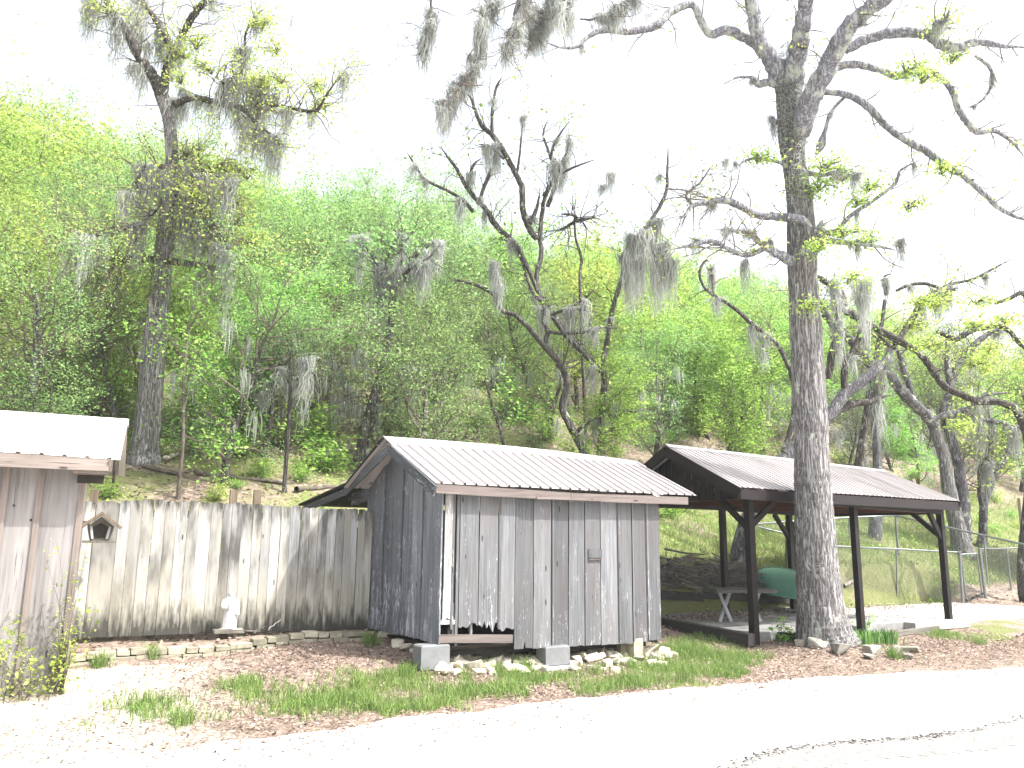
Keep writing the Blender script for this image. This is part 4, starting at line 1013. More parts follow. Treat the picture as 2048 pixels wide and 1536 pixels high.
# ================================================================ overturned canoe
can = thing('canoe', hit(1575, 1195, 8), 'green canoe lying upside down behind the big trunk', 'canoe')
c0 = at(1668, 1208, 15.6); c1 = at(1498, 1172, 18.2); cdir = (c1-c0); Lc = cdir.length; cdir.normalize(); csd = Vector((-cdir.y, cdir.x, 0)).normalized()
V = []; nS, nK = 26, 15
for i in range(nS):
    t = i/(nS-1); s = math.sin(math.pi*t)**.42 if 0 < t < 1 else 0
    for k in range(nK):
        a = math.pi*k/(nK-1); ca_, sa = math.cos(a), math.sin(a)
        hgt = .50*(s**.5)*(abs(sa)**.62)+.0; wd = .44*s*(abs(ca_)**.75)*math.copysign(1, ca_)
        p = c0+cdir*(Lc*t)+csd*wd+Z3*(hgt+.07*abs(2*t-1)**3*(-.4)); V.append(p[:])
F = [(i*nK+k, i*nK+k+1, (i+1)*nK+k+1, (i+1)*nK+k) for i in range(nS-1) for k in range(nK-1)]
wobj('hull', V, F, MT['canoe'], can, smooth=True)
for s_ in (-1, 1):
    P = [c0+cdir*(Lc*t)+csd*(s_*.45*(math.sin(math.pi*t)**.42))+Z3*.015 for t in np.linspace(.01, .99, 24)]; g = Geo(); tube(g, np.array([p[:] for p in P]), np.full(24, .018), 6); g.build('gunwale', MT['canoe'], can)
g = Geo(); P = [c0+cdir*(Lc*t)+Z3*(.50*(math.sin(math.pi*t)**.21)+.006) for t in np.linspace(.02, .98, 24)]; tube(g, np.array([p[:] for p in P]), np.full(24, .014), 6); g.build('keel', MT['canoe'], can)
# ================================================================ dark wooden gate behind the trunk
wg_ = thing('wooden_gate', hit(1578, 1150, 8), 'dark greenish wooden gate panel half hidden behind the big trunk', 'gate')
gp = hit(1578, 1146, 8); gY = gp.y
plank('gate_post', at(1578, 1150, gY), at(1577, 1042, gY), .12, .1, (1, 0, 0), MT['rail'], wg_)
for k, x in enumerate((1591, 1603, 1615, 1627, 1639)):
    plank('board', at(x, 1152, gY+.05), at(x-1, 1048 if k else 1044, gY+.05), .135, .025, (1, 0, 0), MT['gatewood'], wg_)
for y in (1075, 1128): plank('rail', at(1582, y, gY-.02), at(1645, y, gY-.02), .08, .03, Z3, MT['gatewood'], wg_)
# ================================================================ chain link fences
def pipe(a_, b_, r, nm, parent, m='galv'):
    g = Geo(); tube(g, np.array([a_[:], b_[:]]), np.array([r, r]), 8, cap=True); return g.build(nm, MT[m], parent, smooth=True)
def wires(A0, A1, B0, B1, parent, s=.075, r=.0022):
    """diamond mesh of thin wires between bottom line A0-A1 and top line B0-B1"""
    L = (A1-A0).length; H = ((B0-A0).length+(B1-A1).length)/2; n = int(L/s); m = max(2, H/s/1.0); g = Geo(); V = []; F = []
    up = Vector((0, 0, 1)); nn = (A1-A0).cross(up).normalized()
    for d in (-1, 1):
        for k in range(-int(m), n+int(m)):
            x0, x1 = k*s, k*s+d*H; t0, t1 = 0., 1.
            if x1 != x0:
                ta, tb = (0-x0)/(x1-x0), (L-x0)/(x1-x0); t0 = max(0, min(ta, tb)); t1 = min(1, max(ta, tb))
            if t1-t0 < .02: continue
            P = []
            for t in (t0, t1):
                u = min(1, max(0, (x0+(x1-x0)*t)/L)); P.append((A0.lerp(A1, u)).lerp(B0.lerp(B1, u), t))
            D = (P[1]-P[0]).normalized(); S = D.cross(nn)*r; i = len(V)
            V += [(P[0]-S)[:], (P[0]+S)[:], (P[1]+S)[:], (P[1]-S)[:]]; F.append((i, i+1, i+2, i+3))
    o = wobj('wire_mesh', V, np.array(F), MT['galv'], parent); o['kind'] = 'stuff'
nf = thing('chain_link_fence', hit(1795, 1204, 8), 'low galvanised chain-link fence behind the shelter, its top rail level with the right brace', 'fence')
nb = [hit(*q, 8) for q in ((1600, 1196), (1795, 1204), (1926, 1212))]
Yr = [p.y for p in nb]; ntp = [at(1600, 1089, Yr[0]), at(1793, 1098, Yr[1]), at(1919, 1105, Yr[2])]
for k in (1, 2): pipe(nb[k]-Z3*.05, ntp[k]+Z3*(.03 if k == 2 else 0), .022 if k == 1 else .034, 'fence_post', nf)
for k in (0, 1): pipe(ntp[k], ntp[k+1], .021, 'top_rail', nf); wires(nb[k]+Z3*.03, nb[k+1]+Z3*.03, ntp[k], ntp[k+1], nf)
gt = thing('wire_gate', hit(1950, 1212, 8), 'narrow wire-mesh gate in a grey pipe frame at the right of the shelter', 'gate')
g0 = at(1934, 1211, Yr[2]); g1 = at(1967, 1209, Yr[2]); g2 = at(1922, 1109, Yr[2]); g3 = at(1954, 1107, Yr[2])
for a_, b_ in ((g0, g2), (g1, g3), (g2, g3), (g0, g1)): pipe(a_, b_, .019, 'gate_pipe', gt)
wires(g0, g1, g2, g3, gt)
nr = thing('chain_link_fence', at(1973, 1209, Yr[2]), 'chain-link fence run from the gate to the right edge of the picture', 'fence')
rb = [at(1973, 1209, Yr[2]), at(2025, 1200, Yr[2]+.9), at(2110, 1196, Yr[2]+1.6)]; rt = [at(1959, 1098, Yr[2]), at(2013, 1097, Yr[2]+.9), at(2100, 1090, Yr[2]+1.6)]
for k in range(3): pipe(rb[k]-Z3*.06, rt[k]+Z3*.02, .034 if k == 0 else .02, 'fence_post', nr)
for k in range(2): pipe(rt[k], rt[k+1], .02, 'top_rail', nr); wires(rb[k], rb[k+1], rt[k], rt[k+1], nr)
ff = thing('chain_link_fence', hit(1797, 1112, 8), 'farther chain-link fence on the slope, its top rail peaking beside the right brace', 'fence')
Yf = hit(1797, 1112, 8).y
fpx = [((1492, 1140), (1490, 1050), Yf-1), ((1580, 1125), (1578, 1043), Yf-.7), ((1700, 1114), (1698, 1035), Yf-.3), ((1797, 1112), (1791, 1031), Yf), ((1975, 1160), (1968, 1071), Yf-1.8), ((2060, 1190), (2048, 1089), Yf-3)]
for (a_, b_, y_) in fpx: pipe(at(*a_, y_)-Z3*.1, at(*b_, y_), .03 if b_[0] == 1791 else .02, 'fence_post', ff)
for q, q2 in zip(fpx[:-1], fpx[1:]):
    pipe(at(*q[1], q[2]), at(*q2[1], q2[2]), .022, 'top_rail', ff); wires(at(*q[0], q[2]), at(*q2[0], q2[2]), at(*q[1], q[2]), at(*q2[1], q2[2]), ff, .09)
pipe(at(1517, 1054, Yf-1.2), at(1574, 1068, Yf-1.2), .02, 'brace_pipe', ff)
# tan outbuilding at the right edge
tb = thing('tan_outbuilding', at(2090, 1080, 21), 'tan wall corner of a building at the right edge among the trees', 'building')
def TB(px, py, y): return at(px, py, y)
V = [TB(2036, 1000, 21)[:], TB(2042, 1072, 21)[:], TB(2240, 1100, 21)[:], TB(2240, 960, 21)[:], TB(2036, 1000, 21)[:], TB(2048, 985, 21)[:]]
q0, q1, q2 = TB(2037, 996, 21), TB(2041, 1072, 21), TB(2240, 1072, 21)
zt_, zb_ = q0.z, q1.z-.6
extr('wall', [(0, 0), (2.6, 0), (2.6, zt_-zb_), (1.3, zt_-zb_+.55), (0, zt_-zb_)], .12, MT['tan'], tb, frame((q0.x, q0.y, zb_), (1, 0, 0), Z3))
ad = Vector((q0.x, q0.y, 0)).normalized()+Vector((.12, 0, 0))
extr('side_wall', [(0, 0), (2.4, 0), (2.4, zt_-zb_), (0, zt_-zb_)], .1, MT['tan'], tb, frame((q0.x+.06, q0.y+.07, zb_), ad, Z3))
# ================================================================ stones and plants round the big tree
for k, (px, py, s, lab) in enumerate(((1640, 1287, 46, 'long flat grey stone at the left foot of the big tree'), (1690, 1300, 44, 'pointed grey stone before the big tree trunk'), (1745, 1300, 38, 'square grey stone right of the big tree by the iris leaves'), (1790, 1301, 40, 'low grey block stone below the iris leaves'), (1822, 1298, 30, 'end stone of the ring right of the big tree'), (1600, 1284, 30, 'small mossy stone under the broad-leaved plant'), (1735, 1312, 26, 'half buried stone at the front of the tree ring'), (1815, 1310, 26, 'lower corner stone of the tree ring'))):
    p = hit(px, py+8, 6); rock(ROCKG[k % 5], p, s/F_PX*p.y, lab, 'stone', None, .12)
# ================================================================ the trees one can trace
X2 = lambda pts, ox, oy, s, *r: [(ox+s*x, oy+s*y, w_) for x, y, w_ in pts]
q1_ = .3418
big = traced_tree('huge furrowed grey tree standing before the shelter, mossy limbs reaching over the sky', 'tree', 12.35,
    [(1655, 1287, 66), (1648, 1262, 56), (1642, 1220, 48), (1636, 1150, 43), (1631, 1080, 41), (1627, 1000, 38), (1624, 940, 36), (1622, 860, 35), (1617, 760, 34), (1611, 650, 33), (1606, 560, 31), (1603, 480, 31), (1600, 410, 28), (1590, 340, 25), (1583, 280, 28), (1580, 210, 30), (1572, 160, 26), (1560, 130, 22)],
    [dict(p=[(1575, 175, 22), (1548, 130, 21), (1522, 85, 18), (1508, 40, 16), (1500, -30, 15), (1480, -160, 12)], d=-.5),
     dict(p=[(1585, 190, 24), (1592, 130, 22), (1600, 80, 21), (1610, 20, 18), (1622, -60, 16), (1640, -200, 12)], d=-1.5),
     dict(p=[(1590, 290, 20), (1608, 235, 24), (1630, 180, 23), (1660, 122, 23), (1690, 65, 21), (1735, 20, 19), (1790, -25, 17), (1900, -140, 12)], d=-2.),
     dict(p=[(1520, 95, 12), (1488, 75, 11), (1452, 60, 11), (1420, 68, 9), (1400, 38, 9), (1385, 10, 8), (1345, 22, 9), (1310, 52, 9), (1262, 62, 8), (1210, 60, 7), (1175, 74, 5), (1152, 94, 4), (1110, 92, 2.5), (1075, 70, 2)], d=-.8, t=.5),
     dict(p=[(1690, 100, 12), (1730, 80, 12), (1790, 66, 13), (1850, 68, 13), (1885, 88, 14), (1915, 96, 12), (1955, 84, 10), (2005, 92, 6), (2060, 95, 3)], d=-.8),
     dict(p=[(1870, 80, 8), (1872, 50, 9), (1890, 42, 5), (1900, 20, 3)], d=-.9, y=-.6),
     dict(p=[(1668, 135, 10), (1710, 128, 9), (1760, 140, 8), (1795, 152, 10), (1830, 142, 8), (1870, 146, 7), (1902, 178, 8), (1915, 215, 8), (1935, 245, 8), (1955, 263, 8), (1990, 262, 6), (2025, 285, 4), (2052, 318, 3)], d=.6, t=.8),
     dict(p=[(1950, 112, 4), (1980, 135, 5), (1984, 165, 4), (1965, 200, 3), (1930, 218, 3)], d=.1),
     dict(p=[(1630, 183, 8), (1690, 188, 8), (1735, 212, 9), (1775, 255, 8), (1810, 280, 8), (1850, 300, 9), (1890, 330, 9), (1925, 350, 8), (1965, 385, 7), (2005, 420, 6), (2060, 445, 4)], d=-.9, t=1.2),
     dict(p=[(1690, 193, 4), (1662, 225, 4), (1650, 262, 5), (1643, 290, 10), (1632, 308, 7)], d=.1, t=.3),
     dict(p=[(1560, 170, 9), (1535, 165, 9), (1515, 168, 8), (1502, 155, 4), (1475, 155, 3), (1448, 167, 2)], d=-.3, t=.4),
     dict(p=[(1550, 245, 8), (1544, 238, 6), (1541, 232, 3)], d=0, t=0.1),
     dict(p=[(1590, 437, 10), (1555, 434, 9), (1515, 430, 8), (1480, 412, 8), (1448, 400, 8), (1410, 405, 6), (1385, 412, 5), (1368, 432, 3), (1350, 440, 2)], d=-.9, t=2),
     dict(p=[(1384, 410, 4), (1372, 390, 3), (1400, 365, 2.5), (1425, 330, 2)], d=-.2, t=2),
     dict(p=[(1600, 535, 14), (1570, 515, 11), (1545, 502, 9), (1515, 480, 7), (1495, 462, 7), (1470, 462, 4), (1450, 452, 3)], d=-.8, t=2),
     dict(p=[(1530, 495, 6), (1505, 508, 6), (1480, 508, 6), (1450, 494, 5), (1425, 482, 5), (1385, 490, 4), (1350, 498, 3)], d=-.6, t=2),
     dict(p=[(1600, 520, 16), (1618, 502, 18), (1640, 480, 14), (1641, 455, 9), (1645, 440, 5)], d=-.6, t=.2),
     dict(p=[(1575, 432, 8), (1605, 440, 9), (1625, 455, 6)], y=-.42, d=0, t=0),
     dict(p=[(1630, 470, 9), (1672, 462, 6), (1700, 432, 5), (1745, 402, 4), (1790, 368, 4), (1802, 340, 3), (1843, 318, 2)], d=-.7),
     dict(p=[(1635, 478, 8), (1690, 485, 6), (1740, 490, 5), (1790, 500, 3)], d=-.5),
     dict(p=[(1600, 342, 6), (1640, 350, 5), (1690, 342, 3), (1722, 348, 2)], y=-.3, d=-.5),
     dict(p=[(1580, 345, 5), (1560, 325, 4), (1500, 318, 3), (1460, 345, 2)], d=-.5),
     ], 11, 'bark', 'lf_y', .055, twigs=6, twigL=.62, nleaf=5, leafy=.16, moss_n=26, mk=(0, 3, 4), msc=.42, fur=.055, ks=72, limbk=12, spread=.07, shelves=[(1655, 325, 42, 16), (1640, 365, 45, 16), (1690, 345, 40, 20), (1625, 380, 20, 14), (1690, 460, 45, 14), (1740, 480, 40, 12), (1825, 130, 32, 18), (1860, 145, 28, 16), (1895, 45, 30, 20), (1925, 105, 22, 14), (1520, 310, 24, 12), (1835, 405, 24, 10), (1745, 370, 18, 12), (1720, 400, 26, 10), (1630, 610, 10, 10), (1900, 330, 20, 10), (1710, 555, 14, 16), (1640, 490, 12, 8)], limb_bk='bark_l',
    extra_moss=[(1290, 465, 2, .85), (1325, 490, 2, .8), (1310, 440, 1, .8), (1262, 470, 1, .7), (1340, 520, 1, .8), (1800, 480, 1, .55), (1725, 560, 2, .75), (1722, 590, 1, .6), (1450, 320, 0, .5), (1470, 325, 0, .4), (1280, 520, 1, .7), (1395, 480, 0, .7), (1490, 520, 3, .7), (1540, 480, 3, .5)])
# lichen cushions on the upper trunk
rl_ = np.random.default_rng(31); g = Geo(); C = []
for _ in range(5200):
    t = rl_.random(); px = np.interp(t, [0, .3, .6, 1], [1570, 1578, 1584, 1596])+rl_.normal(0, 15); py = 95+t*330
    if rl_.random() < (.95 if py < 300 else .45):
        p = at(px, py, 12.35); C.append((p.x, 12.35-.24-rl_.uniform(-.02, .07)+abs(px-1583)/F_PX*6, p.z))
leaves(g, C, .05, rl_, asp=.3); g.build('lichen', MT['moss'], big)
# the hanging mossy boughs at the top, borne by a limb that passes above the frame
hang = [dict(p=[(1400, -150, 10), (1250, -110, 9), (1120, -60, 8), (1000, -25, 7), (975, 10, 6), (965, 50, 5), (960, 100, 5), (945, 140, 4), (925, 160, 4), (905, 185, 3), (885, 215, 2)], d=-.8, t=.7),
        dict(p=[(1090, -50, 6), (1045, -10, 5), (1030, 30, 5), (1035, 60, 4), (1012, 95, 3), (1015, 120, 2)], y=-.5, d=-.3, t=.7),
        dict(p=[(1160, -70, 6), (1135, 0, 5), (1090, 45, 4), (1065, 65, 3), (1060, 100, 2)], y=-.3, d=-.2, t=.7),
        dict(p=[(870, -120, 4), (862, 0, 3), (862, 40, 2.5), (850, 80, 2.5), (838, 110, 1.5)], y=-.5, d=0, t=.5),
        dict(p=[(1160, 38, 2), (1190, 38, 3), (1215, 28, 4), (1245, 8, 3), (1270, -10, 2)], y=-.5, d=0, t=1)]
em = [(968, 20, 1, .9), (963, 45, 1, 1.0), (960, 75, 1, .9), (952, 130, 0, .9), (945, 110, 1, .7), (930, 150, 1, .8), (915, 165, 1, .9), (905, 180, 2, .75), (895, 200, 2, .7), (882, 205, 1, .8), (890, 225, 2, .6), (1045, 0, 1, .8), (1055, 20, 1, .7), (1075, 40, 2, .6), (1090, 20, 2, .65), (1110, -20, 2, .7), (1130, -10, 2, .8), (1140, -20, 2, .75), (1120, 10, 1, .9), (1072, 60, 1, .8), (1035, 40, 1, .6), (1015, 90, 0, .8), (1020, 60, 1, .6), (1000, 0, 0, 1.), (1100, 0, 1, 1.), (860, 50, 0, .4), (1085, 55, 1, .8), (940, 160, 0, .9), (985, 10, 1, .8), (1064, 10, 1, .9), (1140, 30, 1, .8)]
traced_tree('bough draped in grey Spanish moss hanging from the top edge against the white sky', 'mossy bough', 9.6, [(1900, -420, 30), (1700, -330, 22), (1500, -190, 15), (1300, -130, 11)], hang, 77, 'bark_limb', 'lf_d', .05, twigs=9, twigL=.4, nleaf=2, leafy=.1, moss_n=16, mk=(0, 1, 3), msc=.6, ks=10, name='mossy_bough', extra_moss=em, limbk=6) if False else None
def bough():
    root = big; rng = np.random.default_rng(78); tw = Geo()
    P, Rr = px_line([(1480, -160, 12), (1440, -210, 11), (1400, -150, 10)], 10.6, -.8)
    for L in hang:
        Pl, Rl = px_line(L['p'], 10.0+L.get('y', 0), L['d']); pl, rl = smooth_line(Pl, Rl, 6, .25, rng)
        g = Geo(); tube(g, pl, rl, 7, .05, rng, .1); g.build('limb', MT['bark_limb'], root, smooth=True)
        for q, qr in spawn(rng, pl, rl, int(26*L['t']), .45, .4, 5, .3, -.03, .1, 1.): tube(tw, q, qr, 4, cap=False); [tube(tw, a, b, 3, cap=False) for a, b in spawn(rng, q, qr, 4, .2, .6, 3, .35, -.03, .2, .8)]
        for _ in range(int(10*L['t'])):
            p_ = pl[rng.integers(len(pl)//3, len(pl))]; moss(root, p_, int(rng.choice((0, 1, 4))), rng.uniform(.3, .6), rng.uniform(0, 6))
    P, Rr = px_line([(1500, -120, 14), (1460, -190, 12), (1400, -150, 10)], 11.0, -1.2); pl, rl = smooth_line(P, Rr, 6); g = Geo(); tube(g, pl, rl, 8); g.build('limb', MT['bark_limb'], root, smooth=True)
    o = tw.build('twigs', MT['twig'], root); o['kind'] = 'stuff'
    for (px, py, k, sc) in em: moss(root, at(px, py, 9.6+rng.uniform(-.25, .25)), k, sc*.62, rng.uniform(0, 6))
bough()
LT = lambda pts: [(x*q1_, y*q1_, r) for x, y, r in pts]
Yl = hit(292, 925, 9).y; print('left tree Y', Yl)
traced_tree('tall thick tree on the left slope, forked and hung with Spanish moss', 'tree', Yl,
    [(288, 935, 38), (290, 900, 31), (296, 840, 27), (303, 760, 25), (309, 680, 24), (318, 600, 23), (326, 520, 21), (334, 450, 20), (342, 390, 17), (344, 340, 14), (343, 290, 14), (338, 240, 14), (328, 205, 15), (320, 185, 14)],
    [dict(p=[(330, 205, 14), (312, 165, 14), (295, 140, 14), (280, 112, 13), (262, 82, 12), (245, 55, 11), (232, 30, 9), (215, 8, 7), (195, -30, 6), (150, -120, 4)], d=-1),
     dict(p=[(326, 200, 10), (330, 165, 10), (333, 135, 9), (345, 108, 9), (338, 85, 9), (325, 60, 9), (308, 35, 7), (290, 10, 4), (270, -40, 3)], d=.5),
     dict(p=[(338, 120, 8), (352, 95, 9), (364, 72, 8), (378, 45, 8), (395, 20, 8), (415, -8, 7), (450, -100, 5)], d=-.5),
     dict(p=[(338, 215, 8), (362, 203, 8), (388, 197, 7), (415, 200, 7), (440, 208, 7), (470, 211, 6), (498, 221, 6), (512, 209, 5), (545, 210, 4), (575, 214, 4), (600, 220, 4), (632, 222, 4), (650, 195, 2.5), (668, 168, 2), (700, 130, 1.5)], d=-1.5, t=2),
     dict(p=[(440, 208, 5), (447, 185, 5), (444, 168, 5), (460, 160, 5), (478, 157, 4)], y=-.6, d=0, t=1),
     dict(p=[(480, 150, 4), (483, 120, 3), (489, 95, 3), (492, 65, 2.5), (510, 35, 2), (530, 15, 1.5)], y=-.6, d=0, t=1.6),
     dict(p=[(490, 160, 3), (525, 165, 2.5), (548, 190, 2)], y=-.7, d=0, t=1),
     dict(p=[(470, 213, 3), (500, 232, 3), (520, 255, 3), (545, 270, 2), (560, 290, 2)], y=-.8, d=-.3, t=2),
     dict(p=[(340, 340, 7), (318, 332, 6), (300, 330, 5), (285, 345, 4), (273, 362, 3), (250, 385, 2)], d=-.7, t=2),
     dict(p=[(345, 388, 7), (370, 391, 6), (395, 395, 5), (420, 403, 4), (450, 412, 3)], d=-.9, t=2),
     dict(p=[(330, 520, 8), (300, 518, 8), (265, 518, 8), (232, 520, 8), (205, 514, 7), (175, 505, 5), (130, 480, 4), (90, 470, 3)], d=-1.6, t=2),
     dict(p=[(330, 520, 8), (360, 525, 8), (395, 530, 7), (425, 535, 6), (460, 532, 5), (497, 522, 4), (540, 500, 3)], d=-1.2, t=2),
     dict(p=[(340, 410, 6), (375, 420, 6), (410, 440, 5), (440, 470, 4), (455, 505, 3)], d=-1.4, t=2),
     dict(p=[(345, 300, 5), (370, 320, 5), (410, 345, 4), (460, 360, 3)], d=-1.4, t=2),
     dict(p=[(340, 380, 6), (300, 430, 5), (255, 455, 4), (200, 470, 3), (140, 465, 2)], d=-1.8, t=2)],
    12, 'bark', 'lf_y', .055, twigs=10, twigL=.9, nleaf=9, leafy=.45, moss_n=64, mk=(0, 1, 2, 3), msc=.95, fur=.08, ks=48, limb_bk='bark_d', limbk=9, spread=.12, lz=(.45, 1), shelves=[(370, 300, 50, 26), (430, 330, 60, 22), (480, 345, 40, 18), (380, 465, 80, 22), (450, 440, 60, 18), (470, 480, 50, 18), (150, 520, 60, 20), (350, 100, 34, 20), (385, 80, 36, 14), (405, 130, 34, 18), (350, 150, 24, 18), (485, 110, 24, 20), (540, 90, 24, 14), (560, 150, 26, 14), (515, 160, 24, 16), (520, 40, 24, 14), (210, 15, 40, 14), (640, 170, 20, 10), (640, 205, 16, 8), (400, 380, 40, 18), (470, 400, 30, 14)],
    extra_moss=[(425, 200, 3, .8), (490, 235, 2, .95), (500, 240, 1, .9), (540, 270, 2, .9), (555, 280, 2, .8), (625, 222, 1, .6), (490, 145, 4, 1.3), (280, 40, 1, 1), (275, 20, 1, 1.1), (290, 80, 1, .8), (180, -10, 1, 1), (185, 10, 1, 1), (270, 130, 0, 1), (370, 180, 1, .9), (350, 200, 1, 1), (360, 215, 0, 1), (400, 195, 0, 1), (410, 370, 2, 1), (440, 380, 2, 1), (380, 350, 2, 1), (470, 400, 1, 1), (345, 330, 1, 1), (330, 350, 1, 1), (390, 370, 2, .9), (420, 390, 2, .8), (455, 520, 5, .9), (200, 520, 1, 1), (240, 525, 1, 1)])
Zf = lambda pts: [(680+q1_*x, 450+q1_*y, r) for x, y, r in pts]
Zs = lambda pts: [(680+q1_*x, q1_*y, r) for x, y, r in pts]
traced_tree('dark crooked S-curved tree rising behind the grey shed roof', 'tree', hit(1178, 925, 14).y-1.5,
    [(1185, 940, 9)]+Zf([(1430, 1340, 8), (1350, 1180, 8), (1300, 1060, 7), (1330, 930, 7), (1290, 820, 6.5), (1190, 700, 6.5), (1130, 630, 6), (1030, 530, 5), (950, 500, 5), (900, 410, 4.5), (820, 360, 4), (740, 335, 3), (660, 315, 2.5)]),
    [dict(p=Zf([(1200, 690, 5), (1215, 625, 5), (1190, 560, 4.5), (1185, 460, 4), (1130, 400, 4), (1090, 300, 3.5), (1060, 200, 3), (1000, 80, 2.5)]), t=1),
     dict(p=Zf([(1375, 1220, 4), (1430, 1170, 4), (1500, 1135, 3.5), (1570, 1120, 3.5), (1630, 1110, 3), (1660, 1088, 3), (1745, 1100, 1.8)]), t=.6),
     dict(p=Zf([(905, 400, 4), (930, 330, 3.5), (900, 250, 3), (905, 200, 2)]), t=1),
     dict(p=Zf([(1210, 620, 4), (1290, 635, 3.5), (1440, 625, 3), (1500, 600, 2.5), (1630, 605, 2)]), t=1),
     dict(p=Zf([(1230, 525, 3.5), (1330, 490, 3), (1430, 430, 2.5), (1480, 380, 2)]), t=1)],
    13, 'bark_d', 'lf_b', .10, twigs=5, twigL=.9, nleaf=6, leafy=.38, moss_n=14, mk=(0, 1, 3), msc=.9, fur=.05, ks=12, limbk=7, spread=.12)
Yc = hit(1203, 945, 14).y-.8
traced_tree('straight-based forked tree behind the shed ridge, tall bare crown against the sky', 'tree', Yc,
    [(1204, 960, 7)]+Zf([(1530, 1340, 6.5), (1530, 1100, 6), (1545, 900, 6), (1520, 840, 6)]),
    [dict(p=Zf([(1520, 850, 6), (1475, 800, 6), (1400, 715, 6), (1300, 595, 5.5), (1240, 500, 5), (1170, 400, 5), (1150, 300, 5)])+Zs([(1180, 1480, 5), (1170, 1400, 5), (1190, 1200, 4.5), (1230, 1080, 4), (1260, 1020, 4), (1225, 900, 3), (1190, 790, 2.5), (1215, 700, 1.6)]), t=1),
     dict(p=Zs([(1150, 1400, 6), (1100, 1320, 7), (1070, 1220, 6.5), (1065, 1100, 6.5), (1030, 1020, 6), (960, 890, 6), (890, 790, 6), (830, 735, 5), (790, 640, 4), (770, 580, 3.5), (735, 535, 2)]), t=.5, y=.1),
     dict(p=Zs([(890, 770, 4), (890, 680, 3.5), (900, 580, 3), (920, 500, 3), (950, 450, 2)]), y=0, t=.5),
     dict(p=Zs([(960, 930, 3), (900, 880, 3), (860, 850, 3), (810, 845, 2)]), t=.5),
     dict(p=Zs([(1035, 1010, 3), (1050, 920, 2.5), (1065, 760, 2), (1080, 640, 1.2)]), t=.4),
     dict(p=Zf([(1300, 600, 4), (1200, 480, 4)])+Zs([(1060, 1480, 5), (990, 1390, 5), (920, 1330, 6), (850, 1220, 6), (800, 1170, 5), (740, 1090, 5), (690, 1000, 4), (640, 930, 3), (590, 860, 2)]), t=.6),
     dict(p=Zs([(820, 1190, 4), (830, 1130, 4), (870, 1030, 4), (890, 970, 2)]), t=.4),
     dict(p=Zs([(745, 1095, 3.5), (760, 1030, 3.5), (785, 960, 3), (830, 925, 1.8)]), t=.4),
     dict(p=Zs([(780, 1240, 4), (720, 1170, 4), (620, 1110, 3.5), (500, 1050, 3), (430, 950, 2.5), (390, 890, 1.5)]), t=.4),
     dict(p=Zs([(1190, 1150, 4), (1240, 1080, 4), (1290, 1020, 3), (1390, 970, 2.5), (1490, 935, 2)]), t=.4),
     dict(p=Zs([(1215, 1210, 5), (1260, 1080, 4), (1290, 980, 3.5), (1240, 930, 3), (1250, 850, 3), (1290, 780, 2), (1350, 700, 1.5)]), t=.5),
     dict(p=Zs([(1290, 970, 3), (1330, 880, 2.5), (1345, 780, 1.5)]), t=.4),
     dict(p=Zs([(1110, 1310, 5), (1150, 1220, 4), (1170, 1120, 2.5)]), t=.5),
     dict(p=Zf([(1530, 830, 5.5), (1560, 700, 5.5), (1580, 560, 5), (1620, 400, 5), (1680, 220, 5), (1720, 100, 4.5)])+Zs([(1790, 1330, 4), (1900, 1150, 4), (1915, 1000, 3), (1920, 850, 2)]), t=.8),
     dict(p=Zf([(1260, 560, 5), (1300, 620, 5), (1350, 680, 5), (1440, 770, 5), (1500, 850, 5)]), t=.8)],
    14, 'bark_d', 'lf_b', .09, twigs=6, twigL=1.0, nleaf=5, leafy=.26, moss_n=26, mk=(0, 1, 3), msc=.9, fur=.05, ks=12, limbk=7, spread=.13,
    extra_moss=[(1262, 492, 5, 1.1), (1250, 505, 5, 1.0), (1275, 480, 2, 1.2), (1265, 520, 2, 1.), (1318, 500, 5, 1.), (1312, 520, 5, .9), (1222, 345, 1, .8), (1205, 370, 0, .9), (1320, 350, 0, .8)])
traced_tree('small dark knotted tree top showing over the bright leaves right of the shed ridge', 'tree', 21, [(1172, 640, 3.5), (1160, 580, 3.2), (1163, 520, 3), (1152, 480, 2.6), (1149, 445, 2)],
    [Zs([(1370, 1290, 4), (1400, 1290, 4), (1450, 1280, 3), (1500, 1270, 2)]), Zs([(1370, 1300, 4), (1320, 1330, 3), (1270, 1350, 2)]), Zs([(1380, 1290, 4), (1370, 1260, 4), (1290, 1250, 2)])], 15, 'bark_d', 'lf_b', .1, twigs=12, twigL=1.1, nleaf=4, leafy=.2, limbk=6, ks=8)
Yt = hit(716, 945, 10).y
traced_tree('slim dark tree leaning right behind the peak of the grey shed', 'tree', Yt,
    [(711, 945, 12)]+Zf([(110, 1360, 10.5), (150, 1180, 10), (200, 1000, 9), (245, 840, 8), (280, 690, 7.5), (300, 520, 7), (325, 390, 6.5), (350, 330, 6)]),
    [Zf([(350, 340, 5), (385, 300, 5), (410, 240, 4), (432, 195, 3), (520, 120, 2.5), (600, 80, 2)]), Zf([(350, 340, 5), (345, 260, 5), (355, 170, 4), (370, 80, 3), (360, 0, 2)]), Zf([(340, 350, 4), (290, 345, 4), (250, 280, 3.5), (200, 200, 3), (150, 120, 3), (110, 50, 2)]),
     Zf([(320, 400, 3), (260, 280, 2), (190, 150, 2)]), Zf([(150, 1370, 5), (210, 1120, 5), (250, 920, 4.5), (330, 860, 3.5), (400, 830, 3), (490, 845, 2)]), Zf([(340, 330, 3), (420, 250, 3), (520, 190, 2), (580, 120, 2)])],
    16, 'bark_d', 'lf_f', .09, twigs=8, twigL=1.1, nleaf=7, leafy=.4, moss_n=26, mk=(0, 1, 2), msc=1.0, fur=.05, ks=12, limbk=6, spread=.16)
